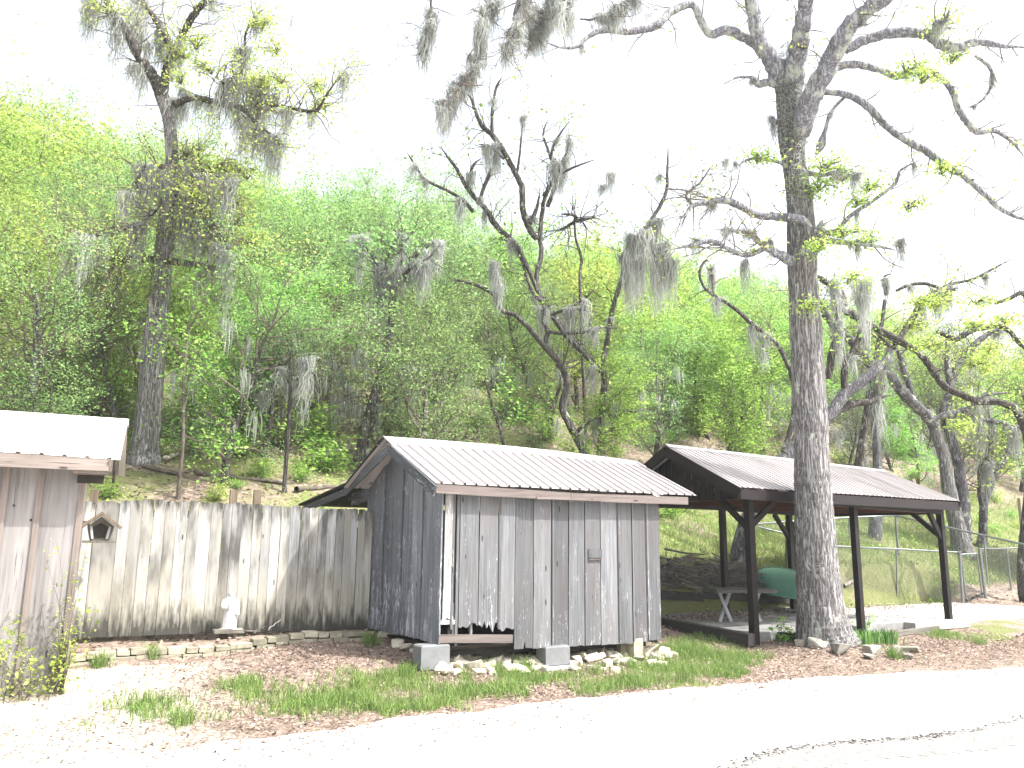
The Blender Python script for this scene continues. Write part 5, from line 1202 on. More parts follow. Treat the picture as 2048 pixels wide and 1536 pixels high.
Z6 = lambda pts: [(1348+q1_*x, 450+q1_*y, r) for x, y, r in pts]
Yq = hit(1482, 1128, 10).y
traced_tree('leaning tree whose trunk passes behind the shelter roof and the big trunk', 'tree', Yq,
    [(1478, 1132, 24), (1484, 1090, 19), (1497, 1040, 17), (1530, 970, 15), (1575, 910, 14), (1620, 865, 13), (1655, 835, 13)]+Z6([(1000, 990, 13), (1080, 930, 12), (1170, 855, 11), (1230, 800, 8), (1270, 730, 6)]),
    [dict(p=Z6([(640, 1330, 6), (700, 1120, 6), (705, 960, 6), (680, 850, 5.5), (610, 710, 5.5), (520, 630, 5), (440, 565, 5), (370, 500, 4.5), (295, 450, 4), (225, 405, 4), (170, 350, 3), (150, 280, 3), (180, 210, 2.5), (210, 215, 2)]), y=-.6, d=0, t=.3),
     Z6([(228, 400, 3), (228, 310, 3), (210, 230, 2)]),
     Z6([(910, 1120, 9), (970, 1080, 9), (1050, 1045, 8), (1140, 1035, 7), (1200, 1010, 5), (1270, 995, 3)]),
     Z6([(1000, 960, 8), (1000, 800, 8), (1040, 750, 7), (1100, 610, 5), (1110, 580, 3)]), Z6([(900, 900, 8), (930, 720, 8), (960, 640, 6), (950, 500, 5), (940, 280, 3)])],
    17, 'bark_limb', 'lf_b', .09, twigs=4, twigL=.9, nleaf=6, leafy=.4, moss_n=16, mk=(0, 3, 1), msc=.9, fur=.06, ks=20, limbk=8, limb_bk='bark_d')
Yr7 = hit(1922, 1108, 10).y; print('Yr7', Yr7, Yq, Yt, Yc)
traced_tree('twin-stemmed tree right of the shelter with a long arching bare limb', 'tree', Yr7,
    [(1928, 1118, 27), (1918, 1070, 19), (1905, 1010, 16), (1895, 960, 14), (1888, 915, 12), (1876, 880, 11.5), (1866, 850, 11)],
    [dict(p=[(1868, 855, 11)]+Z6([(1500, 1150, 11), (1460, 1095, 12), (1400, 1040, 12), (1330, 970, 12), (1280, 900, 12), (1220, 850, 12), (1140, 800, 11), (1080, 730, 11), (1030, 670, 10), (950, 600, 10), (890, 530, 9), (840, 450, 9), (780, 400, 8), (720, 350, 6)]), d=-1.2, t=.8),
     dict(p=[(1930, 1080, 15), (1926, 1000, 13), (1918, 930, 11), (1905, 880, 10)]+Z6([(1580, 1130, 10), (1590, 1050, 10), (1620, 950, 9), (1600, 830, 7), (1600, 700, 5), (1610, 600, 3)]), d=.5),
     dict(p=Z6([(1620, 950, 8), (1650, 850, 8), (1710, 770, 8), (1760, 700, 8), (1830, 640, 6), (1900, 600, 5), (1980, 560, 3)]), y=.4, d=0),
     dict(p=Z6([(1520, 1140, 8), (1600, 1110, 8), (1680, 1090, 7), (1740, 1060, 6), (1800, 1000, 5), (1960, 980, 4)]), d=-.3),
     dict(p=Z6([(1420, 1060, 6), (1380, 960, 7), (1350, 850, 7), (1320, 760, 6), (1280, 700, 4)]), y=.5, d=.4),
     dict(p=Z6([(1700, 1120, 5), (1780, 1140, 5), (1880, 1150, 5), (2000, 1180, 5), (2080, 1190, 4)]), d=-.5)],
    18, 'bark', 'lf_y', .085, twigs=6, twigL=.9, nleaf=7, leafy=.36, moss_n=22, mk=(0, 3, 1), msc=.85, fur=.07, ks=24, limbk=10, limb_bk='bark_limb')
Y8 = hit(2046, 1205, 9).y
traced_tree('dark trunk at the right edge with a heavy limb sweeping left over the shelter', 'tree', Y8,
    [(2056, 1212, 16), (2047, 1180, 12), (2045, 1120, 11), (2052, 1040, 10), (2060, 950, 10), (2056, 880, 10), (2042, 836, 9)],
    [dict(p=[(2044, 842, 9)]+Z6([(2030, 1130, 9), (1990, 1070, 8.5), (1920, 1040, 8.5), (1850, 1035, 8), (1780, 1035, 7.5), (1700, 1000, 7.5), (1620, 965, 8), (1560, 920, 8), (1520, 860, 8), (1480, 800, 8), (1420, 740, 7), (1340, 690, 8), (1260, 645, 8), (1180, 605, 8), (1110, 570, 8), (1040, 520, 9), (990, 480, 9), (985, 420, 8), (950, 370, 8), (890, 335, 7), (840, 305, 6), (760, 280, 4)]), d=1.6, t=.8),
     dict(p=Z6([(1320, 670, 6), (1360, 600, 7), (1400, 540, 7), (1440, 460, 6), (1530, 390, 4), (1640, 340, 4), (1740, 320, 3), (1860, 260, 3), (1980, 195, 2)]), y=1.2, d=.5),
     dict(p=Z6([(1300, 690, 6), (1280, 720, 5), (1240, 690, 5), (1200, 650, 3), (1160, 640, 2)]), y=1.2, d=0),
     dict(p=Z6([(1300, 385, 3), (1380, 350, 4), (1480, 345, 4), (1600, 380, 3), (1680, 365, 2)]), y=1.2, d=0),
     dict(p=Z6([(1540, 620, 5), (1600, 650, 6), (1660, 665, 6), (1740, 620, 6), (1830, 600, 6), (1900, 590, 6), (1960, 620, 6), (2020, 690, 5), (2080, 750, 4)]), y=.8, d=-.3),
     dict(p=Z6([(1880, 460, 4), (1960, 430, 5), (2020, 400, 5), (2080, 380, 4)]), y=.8, d=0),
     dict(p=Z6([(1240, 410, 4), (1240, 330, 4), (1235, 300, 3), (1270, 285, 2)]), y=1.2, d=0, t=.2)],
    19, 'bark_d', 'lf_y', .075, shelves=[(1900, 605, 50, 18), (1960, 600, 50, 20), (1850, 600, 30, 14), (1990, 700, 34, 18), (1960, 730, 30, 14), (1870, 690, 40, 16), (2020, 640, 34, 20), (1830, 650, 26, 14), (1930, 850, 24, 12), (1960, 650, 36, 14)], twigs=6, twigL=.95, nleaf=9, leafy=.42, moss_n=16, mk=(0, 3, 1), msc=.8, fur=.07, ks=20, limbk=10)
traced_tree('slender dark tree with a bent top near the right edge, behind the wire gate', 'tree', hit(1966, 1096, 10).y,
    [(1962, 1102, 15), (1966, 1070, 10), (1968, 1010, 9), (1978, 975, 9), (1990, 950, 9), (2008, 920, 8), (2025, 890, 7), (2050, 830, 6), (2075, 760, 4)],
    [[(1966, 1030, 6), (1958, 975, 5), (1963, 935, 5), (1975, 910, 4), (1985, 870, 3)], [(1990, 950, 4), (1975, 905, 4), (1980, 850, 3), (1970, 790, 2)]],
    20, 'bark_limb', 'lf_y', .09, twigs=9, twigL=1.0, nleaf=8, leafy=.5, moss_n=3, fur=.06, ks=14, limbk=7)
traced_tree('broken-topped dark trunk standing behind the right half of the shelter roof', 'tree', hit(1752, 1078, 10).y,
    [(1748, 1082, 15), (1752, 1040, 13), (1755, 980, 10), (1754, 920, 9), (1751, 860, 9), (1748, 800, 8), (1756, 755, 7)],
    [[(1756, 790, 4), (1762, 760, 3), (1766, 742, 1.5)], [(1748, 795, 3), (1741, 765, 2.5), (1740, 748, 1.5)]], 21, 'bark_limb', None, twigs=2, twigL=.4, fur=.05, ks=14, moss_n=4, mk=(0, 1))
traced_tree('dark leaning trunk just right of the big tree behind the shelter roof', 'tree', 24,
    [(1700, 1020, 10), (1715, 940, 9), (1725, 880, 8.5), (1738, 800, 8), (1748, 740, 7), (1760, 670, 5), (1770, 600, 4)], [[(1745, 760, 4), (1720, 700, 3), (1700, 650, 2)]], 22, 'bark_d', 'lf_b', .1, twigs=6, twigL=1.2, nleaf=7, leafy=.5, moss_n=6, ks=10)
traced_tree('thin sapling with a forked top behind the left part of the board fence', 'sapling', hit(358, 1000, 9).y,
    [(357, 1012, 5.5), (358, 965, 4.5), (365, 900, 4), (367, 830, 3.8), (367, 760, 3.6), (372, 706, 3.2), (377, 655, 2.8), (390, 610, 2)],
    [[(366, 775, 3), (388, 735, 2.5), (398, 700, 2)], [(367, 715, 2.5), (340, 680, 2), (318, 655, 1.5)], [(366, 765, 2), (400, 758, 1.5), (425, 770, 1)], [(366, 870, 2), (395, 882, 1.5), (420, 885, 1)], [(378, 660, 2), (400, 620, 1.8), (415, 585, 1.2)]],
    23, 'twig', 'lf_b', .065, twigs=13, twigL=.6, nleaf=9, leafy=.65, fur=.03, ks=8, limbk=5, name='sapling')
traced_tree('straight thin dark sapling behind the fence, left of the leaning tree', 'sapling', hit(568, 985, 9).y,
    [(568, 992, 5), (571, 940, 4.4), (576, 870, 4), (580, 800, 3.5), (581, 740, 3), (584, 690, 2)], [[(580, 790, 2), (600, 750, 1.6), (615, 715, 1)], [(580, 770, 2), (560, 730, 1.6), (548, 700, 1)]], 24, 'bark_d', 'lf_d', .065, twigs=15, twigL=.8, nleaf=8, leafy=.55, moss_n=4, ks=8, limbk=5, name='sapling')
traced_tree('short dark trunk on the slope between the two saplings', 'tree', hit(530, 912, 9).y,
    [(529, 918, 10), (532, 895, 8), (539, 850, 6), (546, 800, 5), (550, 740, 4), (548, 660, 3)], [[(545, 810, 3), (525, 770, 2.5), (515, 720, 2)], [(550, 770, 3), (575, 720, 2.5), (590, 670, 2)]], 25, 'bark_d', 'lf_d', .08, twigs=12, twigL=1.1, nleaf=10, leafy=.6, moss_n=12, ks=9)
traced_tree('thin dark stem rising just behind the middle of the shed ridge', 'tree', 19.5,
    [(1012, 915, 4.5), (1007, 885, 4), (996, 845, 3.5), (985, 810, 3), (970, 760, 2.2)], [[(1000, 860, 2), (1010, 830, 2), (1030, 800, 1.4)]], 26, 'bark_d', 'lf_b', .08, twigs=12, twigL=1.1, nleaf=10, leafy=.7, moss_n=0, ks=8)
# ================================================================ the wooded hill
KINDS = {
 'yellow': ('yellow-green leafy', [proto_tree(101, 6.5, 2.3, 'lf_y', 'bark_limb', 24, 24, .11, bare=.08, low=.1, spread=.17), proto_tree(102, 7.5, 2.6, 'lf_y', 'bark_limb', 28, 23, .11, bare=.1, low=.15, spread=.17)]),
 'airy': ('airy pale green', [proto_tree(121, 6.5, 2.3, 'lf_y', 'bark_limb', 26, 40, .062, bare=.15, low=.12, spread=.2), proto_tree(122, 6.5, 2.3, 'lf_f', 'bark_limb', 26, 40, .062, bare=.15, low=.12, spread=.2)]),
 'bright': ('bright green leafy', [proto_tree(103, 6.0, 2.2, 'lf_b', 'bark_d', 26, 34, .12, bare=.05, low=.06, spread=.16), proto_tree(104, 7.5, 2.4, 'lf_b', 'bark_d', 26, 32, .12, bare=.1, low=.12, mossy=6, spread=.17)]),
 'feather': ('feathery green', [proto_tree(105, 7.0, 2.6, 'lf_f', 'bark_d', 30, 34, .085, bare=.04, low=.12, spread=.17, droop=.03), proto_tree(106, 8.0, 2.8, 'lf_f', 'bark_d', 30, 34, .085, bare=.06, low=.18, mossy=6, spread=.17)]),
 'dull': ('dull green sparse', [proto_tree(107, 6.5, 2.2, 'lf_d', 'bark_d', 24, 20, .10, bare=.3, mossy=12, low=.12, spread=.17), proto_tree(108, 5.0, 1.9, 'lf_o', 'bark_d', 24, 18, .09, bare=.35, mossy=8, low=.06, spread=.22)]),
 'bare': ('grey-brown nearly leafless', [proto_tree(109, 5.5, 2.2, 'lf_o', 'bark_limb', 28, 6, .08, bare=.7, mossy=26, low=.1), proto_tree(110, 4.5, 2.0, 'lf_d', 'bark_limb', 28, 8, .08, bare=.65, mossy=14, low=.05)]),
}
# which kind of wood shows where (photo columns and rows)
def kind_at(px, py, r):
    if px < 330: return r.choices(['yellow', 'feather', 'bright', 'airy'], [3, 2, 1, 4])[0] if py < 800 else r.choices(['airy', 'feather', 'bare'], [5, 1, .7])[0]
    if px < 620:
        return r.choices(['yellow', 'bright', 'feather'], [3, 1, 3])[0] if py < 560 else r.choices(['dull', 'feather', 'bare', 'bright'], [4, 2, 2, 1])[0]
    if px < 900:
        return r.choices(['feather', 'bright'], [6, 1])[0] if py < 560 else r.choices(['bare', 'dull', 'feather'], [5, 4, .5])[0]
    if px < 1130: return r.choices(['bright', 'feather', 'dull'], [4, 3, 1])[0]
    if px < 1560: return r.choices(['bright', 'yellow', 'feather'], [6, 2.5, 1])[0]
    return r.choices(['bright', 'dull', 'bare', 'yellow'], [2.2, 4.2, 2, 2.4])[0]
def zone(px):
    for lim, s_ in ((170, 'above cabin roof'), (420, 'near tall mossy tree'), (640, 'above board fence'), (800, 'by leaning tree'), (960, 'above shed peak'), (1180, 'above shed ridge'), (1380, 'between shed and shelter'), (1560, 'above shelter peak'), (1720, 'behind big trunk'), (1900, 'above shelter roof'), (2300, 'beyond wire gate')):
        if px < lim: return s_
    return 'beyond the right edge'
ICM = _cw.inverted()
def topx(p):
    q = ICM @ Vector(p); return 1024+q.x/-q.z*F_PX, 768-q.y/-q.z*F_PX
RL = {}
def relabel(key, px, o_): RL.setdefault(key, []).append((px, o_))
def finish_labels():
    O = ['leftmost', 'second from left', 'third from left', 'fourth from left', 'fifth from left', 'sixth from left', 'seventh from left', 'eighth from left', 'ninth from left', 'tenth from left']; N = ['', '', 'two', 'three', 'four', 'five', 'six', 'seven', 'eight', 'nine', 'ten']
    for k, L in RL.items():
        L.sort(key=lambda q: q[0]); n = len(L)
        for i, (p_, o_) in enumerate(L):
            if n == 1: o_['label'] = k.replace(' trees ', ' tree ').replace(' shrubs ', ' shrub ')+' on the wooded hill'; del o_['group']
            else: o_['label'] = ('rightmost' if i == n-1 else O[min(i, 9)])+(f' of {N[n]} ' if n <= 10 else ' of the ')+k
rt = random.Random(42); placed = []; seen = {}
def try_place(n, vr, dmin, scr, shr=False):
    c = 0
    for _ in range(n*30):
        if c >= n: break
        v = rt.uniform(*vr); u = rt.uniform(-40, 62)
        x = u*.866-v*.5; y = u*.5+v*.866
        if y < 8 or y > 75: continue
        z = gzf(x, y); px, py = topx((x, y, z+1.5))
        if px < -140 or px > 2200: continue
        d = dmin*(1+max(0, y-30)*.012)
        if any((x-a)**2+(y-b)**2 < d*d for a, b in placed): continue
        if x > 3.0 and v < 17.5+(0 if px > 1560 else -1.5): continue
        py2 = topx((x, y, z+3.5))[1]
        kd = kind_at(px, py2 if not shr else py, rt); ttl, prs = KINDS[kd]
        row = 'low on slope' if v < 19 else 'at mid slope' if v < 28 else 'high on hill' if v < 40 else 'on skyline'
        key = f'{ttl} trees {row} {zone(px)}'
        s_ = rt.uniform(*scr); pi_ = rt.randrange(2); H_ = {'yellow': (7.2, 8.2), 'airy': (7.2, 7.2), 'bright': (6.8, 8.2), 'feather': (8, 9), 'dull': (7.2, 5.8), 'bare': (6.2, 5.2)}[kd][pi_]
        lim = np.interp(px, [-100, 0, 200, 300, 500, 640, 850, 930, 1000, 1150, 1300, 1500, 1700, 1850, 2048, 2200], [170, 190, 225, 250, 330, 365, 355, 420, 470, 490, 485, 515, 555, 585, 595, 590])+rt.random()**2*70-10
        while s_ > .3 and topx((x, y, z+H_*s_))[1] < lim: s_ *= .95
        if s_ <= .36: continue
        placed.append((x, y)); c += 1
        o_ = plant_tree(prs[pi_], (x, y, z-.1), (s_*rt.uniform(.95, 1.15), s_), rt.uniform(0, 6.28), 'tree', 'tree', key)
        relabel(key, px, o_)
    print('placed', c, vr)
for q_, (px_, py_, s0) in enumerate(((-60, 860, .7), (40, 850, .6), (150, 856, .5), (235, 880, .45), (95, 760, .65), (400, 880, .5), (455, 850, .55), (610, 840, .5), (1420, 880, .6), (1500, 870, .62), (1330, 860, .6), (1270, 850, .55), (1690, 960, .5), (1730, 930, .55), (1790, 950, .5), (1830, 985, .42), (1850, 920, .6), (1930, 985, .5), (1990, 1000, .45), (2040, 985, .55), (1880, 880, .6), (1960, 900, .6), (2060, 900, .6), (1700, 880, .6), (1780, 870, .6), (560, 900, .45), (660, 880, .5), (800, 860, .5), (880, 850, .5))):
    p_ = hit(px_, py_, 10); placed.append((p_.x, p_.y)); kd_ = 'airy' if px_ < 300 else ('bare', 'dull')[q_ % 2] if 480 < px_ < 1000 else ('dull', 'bare', 'dull', 'bright')[q_ % 4] if px_ > 1600 else 'bright'; key = f'{KINDS[kd_][0]} trees low on slope {zone(px_)}'
    relabel(key, px_, plant_tree(KINDS[kd_][1][q_ % 2], (p_.x, p_.y, p_.z-.1), (s0*1.15, s0), q_*1.7, 'tree', 'tree', key))
try_place(20, (15.0, 18.5), 2.2, (.42, .62), True)
try_place(52, (18, 24), 1.9, (.55, .85))
try_place(64, (24, 33), 2.2, (.75, 1.0))
try_place(66, (33, 46), 2.6, (.8, 1.02))
try_place(16, (46, 56), 3.6, (.75, 1.))
# ================================================================ undergrowth, grass, litter
rg_ = np.random.default_rng(5)
def scatter(n, ur, vr, wf=None):
    u = rg_.uniform(*ur, n); v = rg_.uniform(*vr, n); x = u*.866-v*.5; y = u*.5+v*.866
    if wf is not None: k = rg_.random(n) < wf(x, y); x, y = x[k], y[k]
    return x, y
def view_ok(x, y, m=.74): return (y > 3) & (np.abs(x/y) < m)
# shrubs: clumps of stems and leaves, one thing each
def shrub_mesh(seed, lf, h, r, n, leaf):
    rng = np.random.default_rng(seed); wg = Geo(); lg = Geo(); C = []
    for _ in range(n):
        a = rng.uniform(0, 6.28); d = np.array([math.cos(a)*.6, math.sin(a)*.6, 1.])
        q, qr = branchlet(rng, np.array([rng.normal(0, .06), rng.normal(0, .06), -.05]), d, h*rng.uniform(.6, 1.1), .009, 5, .2, .0); tube(wg, q, qr, 3, cap=False)
        for s1, sr in spawn(rng, q, qr, 4, h*.4, .5, 3, .3, 0, .2, .9):
            tube(wg, s1, sr, 3, cap=False); m = rng.poisson(16); C.append(s1[rng.integers(0, 4, m)]+rng.normal(0, r*.13, (m, 3)))
    leaves(lg, np.vstack(C), leaf, rng, flat=.6)
    return [('stems', wg.build('stems', MT['twig'], world=False)), ('leaves', lg.build('leaves', MT[lf], world=False))]
SH = [shrub_mesh(1, 'lf_b', 1.0, 1.2, 14, .085), shrub_mesh(2, 'lf_b', .7, 1.0, 12, .08), shrub_mesh(3, 'lf_d', 1.1, 1.2, 14, .07), shrub_mesh(4, 'lf_y', .8, 1., 12, .08), shrub_mesh(6, 'lf_f', 1.2, 1.3, 16, .06)]
shn = ['bright green', 'low bright green', 'dull dark green', 'yellow-green', 'fine-leaved green']
sp_ = [(430, 860, 1), (470, 830, 0), (600, 850, 1), (640, 880, 1), (400, 900, 4), (480, 900, 1), (590, 800, 2), (560, 880, 0), (430, 780, 2), (510, 790, 2), (620, 820, 1), (660, 780, 2), (820, 860, 4), (880, 820, 2), (960, 840, 0), (1050, 830, 0), (1090, 870, 1), (1250, 860, 0), (1300, 880, 0), (1230, 900, 1), (1060, 900, 2), (930, 880, 2), (850, 830, 2), (140, 800, 3), (60, 815, 4), (210, 790, 1), (240, 820, 1), (100, 770, 2), (30, 780, 3), (180, 815, 0), (385, 800, 1), (1400, 860, 3), (1470, 880, 0), (1520, 900, 0), (1560, 860, 0), (1350, 870, 0), (1690, 880, 2), (1720, 860, 2), (1800, 900, 1), (1830, 940, 3), (1780, 880, 4), (1850, 880, 2), (1960, 900, 1), (2010, 930, 3), (2030, 870, 2), (1990, 990, 3), (1940, 1000, 0), (2020, 1020, 0), (1900, 860, 3), (1690, 920, 3), (740, 860, 2), (790, 880, 2), (700, 820, 2), (330, 860, 4), (270, 905, 0), (470, 965, 1), (600, 950, 1), (650, 930, 1), (520, 940, 1), (1345, 1025, 1), (1370, 1010, 0), (1320, 1020, 0), (430, 990, 3), (1440, 985, 1), (1400, 1000, 0), (1960, 1035, 1), (1990, 1050, 0), (2035, 1045, 3), (215, 985, 1)]
for px, py, k in sp_:
    p = hit(px, py+14, 10.8); s_ = rt.uniform(.6, 1.25)*(.5 if py > 930 else 1)
    root = plant_tree(SH[k], (p.x, p.y, p.z), (s_, s_*rt.uniform(.8, 1.1)), rt.uniform(0, 6.28), 'shrub', 'shrub', f'{shn[k]} shrubs {zone(px)}', 'shrub'); relabel(f'{shn[k]} shrubs {zone(px)}', px, root)
# ground cover: weeds and seedlings over the slope
def stuff(g, name, mat, label):
    o = g.build(name, MT[mat]); o['kind'] = 'stuff'; o['label'] = label; return o
def blades(x, y, h, w_, lean, T, g, seg=2):
    n = len(x); z = gz(x, y); a = rg_.uniform(0, 6.28, n); dx, dy = np.cos(a), np.sin(a); b = rg_.uniform(0, 6.28, n); sx, sy = np.cos(b)*w_, np.sin(b)*w_
    hh = h*rg_.uniform(.5, 1.3, n); ln = lean*rg_.uniform(.2, 1.3, n)*hh
    P0 = np.stack([x, y, z-.01], 1); P1_ = np.stack([x+dx*ln*.35, y+dy*ln*.35, z+hh*.6], 1); P2 = np.stack([x+dx*ln, y+dy*ln, z+hh], 1); S = np.stack([sx, sy, np.zeros(n)], 1)
    V = np.stack([P0-S, P0+S, P1_+S*.8, P1_-S*.8, P2], 1).reshape(-1, 3); i = np.arange(n)*5
    g.add(V, np.stack([i, i+1, i+2, i+3], 1), np.repeat(T, 5)); g.F[-1] = np.vstack([g.F[-1], np.stack([i+3, i+2, i+4, i+4], 1)[:, :4]+(g.n-len(V))]) if False else g.F[-1]
    # tip: degenerate-free quad through the tip using a small width
    g.n -= len(V); g.V.pop(); g.F.pop(); g.T.pop()
    V = np.stack([P0-S, P0+S, P1_+S*.8, P1_-S*.8, P2+S*.12, P2-S*.12], 1).reshape(-1, 3); i = np.arange(n)[:, None]*6
    F = np.concatenate([i+np.array([[0, 1, 2, 3]]), i+np.array([[3, 2, 4, 5]])], 0); g.add(V, F, np.repeat(T, 6))
patch = lambda x, y: .5+.5*np.sin(x*2.3+np.sin(y*1.7)*1.5)*np.sin(y*2.9+np.sin(x*2.1)*1.3)
g = Geo(); x, y = scatter(260000, (-8, 14), (6.3, 9.8), lambda x, y: grass_w(x, y)*np.clip(patch(x, y)*1.6, 0.12, 1)); blades(x, y, .09, .0036, .7, np.clip(rg_.normal(.45, .22, len(x)), 0, 1), g)
cx, cy = scatter(400, (-8, 14), (6.6, 9.4), lambda x, y: grass_w(x, y)*.5)
xx = np.repeat(cx, 70)+rg_.normal(0, .045, len(cx)*70); yy = np.repeat(cy, 70)+rg_.normal(0, .045, len(cx)*70); blades(xx, yy, .15, .003, .75, np.clip(rg_.normal(.5, .2, len(xx)), 0, 1), g)
stuff(g, 'roadside_grass', 'grass', 'patchy bright grass along the roadside in front of the shed')
g = Geo(); x, y = scatter(26000, (-8, 16), (6.3, 9.6), lambda x, y: (grass_w(x, y)*.5+.015)*np.clip(patch(x+3, y)*1.6-.3, .03, 1)); C = np.stack([x, y, gz(x, y)+rg_.uniform(.01, .06, len(x))], 1); leaves(g, C, .028, rg_, flat=1.2, asp=.8); stuff(g, 'small_weeds', 'lf_b', 'small leafy weeds among the roadside grass')
g = Geo(); x, y = scatter(230000, (2, 34), (11.4, 22), lambda x, y: grass_w(x, y)*np.clip(patch(x*.6, y*.6)*1.1+.15, 0, 1)*(x > 2)); k = view_ok(x, y); x, y = x[k], y[k]; blades(x, y, .13, .006, .9, np.clip(rg_.normal(.68, .25, len(x)), 0, 1), g); stuff(g, 'meadow_grass', 'grass', 'pale sunlit grass on the slope behind the shelter')
g = Geo(); x, y = scatter(60000, (-14, 34), (11.4, 26), lambda x, y: np.where(x > 2, .5*grass_w(x, y), .8*np.clip(patch(x*.5, y*.5)-.1, 0, 1))); k = view_ok(x, y); x, y = x[k], y[k]; C = np.stack([x, y, gz(x, y)+rg_.uniform(.02, .22, len(x))], 1); leaves(g, C, .055, rg_, flat=1.2, asp=.75); stuff(g, 'slope_weeds', 'lf_b', 'leafy weeds and seedlings scattered over the slope')
# fallen leaves
def litter(n, ur, vr, wf, size, name, lab):
    x, y = scatter(n, ur, vr, wf); k = view_ok(x, y); x, y = x[k], y[k]; g = Geo(); m = len(x)
    a = rg_.uniform(0, 6.28, m); L = size*rg_.uniform(.5, 1.4, m); t = rg_.normal(0, .28, (m, 2)); z = gz(x, y)+.012+rg_.uniform(0, .012, m)
    d = np.stack([np.cos(a), np.sin(a), t[:, 0]], 1)*L[:, None]*.5; s = np.stack([-np.sin(a), np.cos(a), t[:, 1]], 1)*L[:, None]*.28; C = np.stack([x, y, z], 1)
    V = np.stack([C-d, C+s+[0, 0, .004], C+d, C-s], 1).reshape(-1, 3); g.add(V, np.arange(4*m).reshape(-1, 4), np.repeat(np.clip(rg_.beta(1.6, 2.2, m), 0, 1), 4)); stuff(g, name, 'litter', lab)
vv_ = lambda x, y: -.5*x+.866*y
litter(120000, (-9, 15), (5.9, 10.4), lambda x, y: np.clip(1.1-grass_w(x, y)*.75, .1, 1)*np.clip(.35+patch(x*.8+1, y*.9), 0, 1)*np.clip((vv_(x, y)-5.9)/1.6, .12, 1)*np.clip((x+4.6)/2.2, .2, 1), .034, 'leaf_litter', 'brown dry leaves littering the ground round the shed')
litter(70000, (-12, 30), (10.4, 24), lambda x, y: np.where(x > 2.2, .12+.5*(vv_(x, y) < 11.6), .6), .06, 'slope_leaf_litter', 'brown dry leaves covering the slope')
litter(5000, (-3, 13), (1.5, 6.3), lambda x, y: .06+0*x, .03, 'road_specks', 'scattered dry leaf bits and grit on the pale road')
def on_slab(n, u0, u1, v0, v1, name, lab, cl):
    g = Geo(); C = []
    for cu, cv, s_, m in cl:
        for _ in range(m):
            u = cu+rg_.normal(0, s_[0]); v = cv+rg_.normal(0, s_[1])
            if u0 < u < u1 and v0 < v < v1: p = PP(u, v, zs+.027+abs(rg_.normal(0, .012))); C.append(p[:])
    C = np.array(C); leaves(g, C, .04, rg_, flat=3.); g2 = g; stuff(g2, name, 'litter', lab)
on_slab(0, -.1, 9.6, .12, PW+.4, 'floor_leaves', 'brown leaves blown over the shelter floor', [(.4, 2.2, (.5, .35), 900), (1.6, 2.3, (.5, .35), 900), (2.6, 2.4, (.6, .3), 700), (2.4, 1.5, (1.5, .8), 350), (4.6, 2.4, (.9, .35), 900), (6.5, 2.2, (1, .4), 700), (5, 1.2, (1.2, .5), 250), (8, 1.9, (1, .4), 500)])
# iris clump and broad-leaved plants at the tree
def iris(px0, px1, py, n, h, label):
    p0, p1 = hit(px0, py, 6), hit(px1, py, 6); root = thing('iris_plant', (p0+p1)/2, label, 'plant'); g = Geo()
    for _ in range(n):
        c = p0.lerp(p1, rg_.random()); x = c.x+rg_.normal(0, .08); y = c.y+rg_.normal(0, .12); z = gzf(x, y)
        a = rg_.uniform(0, 6.28); hh = h*rg_.uniform(.6, 1.2); l = rg_.uniform(.05, .5)*hh; s = rg_.uniform(.008, .016); b = a+1.57+rg_.normal(0, .4)
        P = np.array([[x, y, z], [x+math.cos(a)*l*.2, y+math.sin(a)*l*.2, z+hh*.5], [x+math.cos(a)*l*.6, y+math.sin(a)*l*.6, z+hh*.85], [x+math.cos(a)*l, y+math.sin(a)*l, z+hh]])
        S = np.array([math.cos(b), math.sin(b), 0])*s; W = np.array([.8, 1, .7, .08])[:, None]; V = np.stack([P-S*W, P+S*W], 1).reshape(-1, 3); i = np.arange(3)*2
        g.add(V, np.stack([i, i+1, i+3, i+2], 1), np.full(8, rg_.random()))
    o = g.build('blades', MT['iris'], root)
iris(1672, 1728, 1290, 150, .2, 'clump of green iris blades at the right foot of the big tree'); iris(1735, 1795, 1288, 150, .2, 'second iris clump between the big tree and the right post stones')
def broad(px, py, n, h, lf, size, label):
    p = hit(px, py, 6); root = thing('leafy_plant', p, label, 'plant'); g = Geo(); w2 = Geo()
    for _ in range(n):
        a = rg_.uniform(0, 6.28); q, qr = branchlet(rg_, np.array(p[:])+np.append(rg_.normal(0, .04, 2), 0), np.array([math.cos(a)*.6, math.sin(a)*.6, 1]), h*rg_.uniform(.6, 1.1), .006, 4, .15, 0); tube(w2, q, qr, 4, cap=False)
        leaves(g, q[1:][rg_.integers(0, 4, 9)]+rg_.normal(0, .035, (9, 3)), size, rg_, flat=1, asp=.7)
    w2.build('stems', MT['iris'], root); g.build('leaves', MT[lf], root)
broad(1566, 1283, 9, .3, 'lf_b', .085, 'broad-leaved green plant at the left foot of the big tree')
broad(1596, 1282, 7, .22, 'lf_b', .075, 'small leafy plant just left of the big trunk')
broad(1725, 1270, 7, .3, 'lf_f', .07, 'leafy plant growing by the middle front post')
for x_, y_, l_ in ((308, 1270, 'green tuft at the fence foot, left one of those before the statue'), (362, 1268, 'tiny green seedling at the fence foot midway to the statue'), (418, 1262, 'small green seedling just left of the statue'), (232, 1274, 'pale weed at the fence foot right of the birdhouse post')):
    broad(x_, y_, 6, .13, 'lf_y', .035, l_)
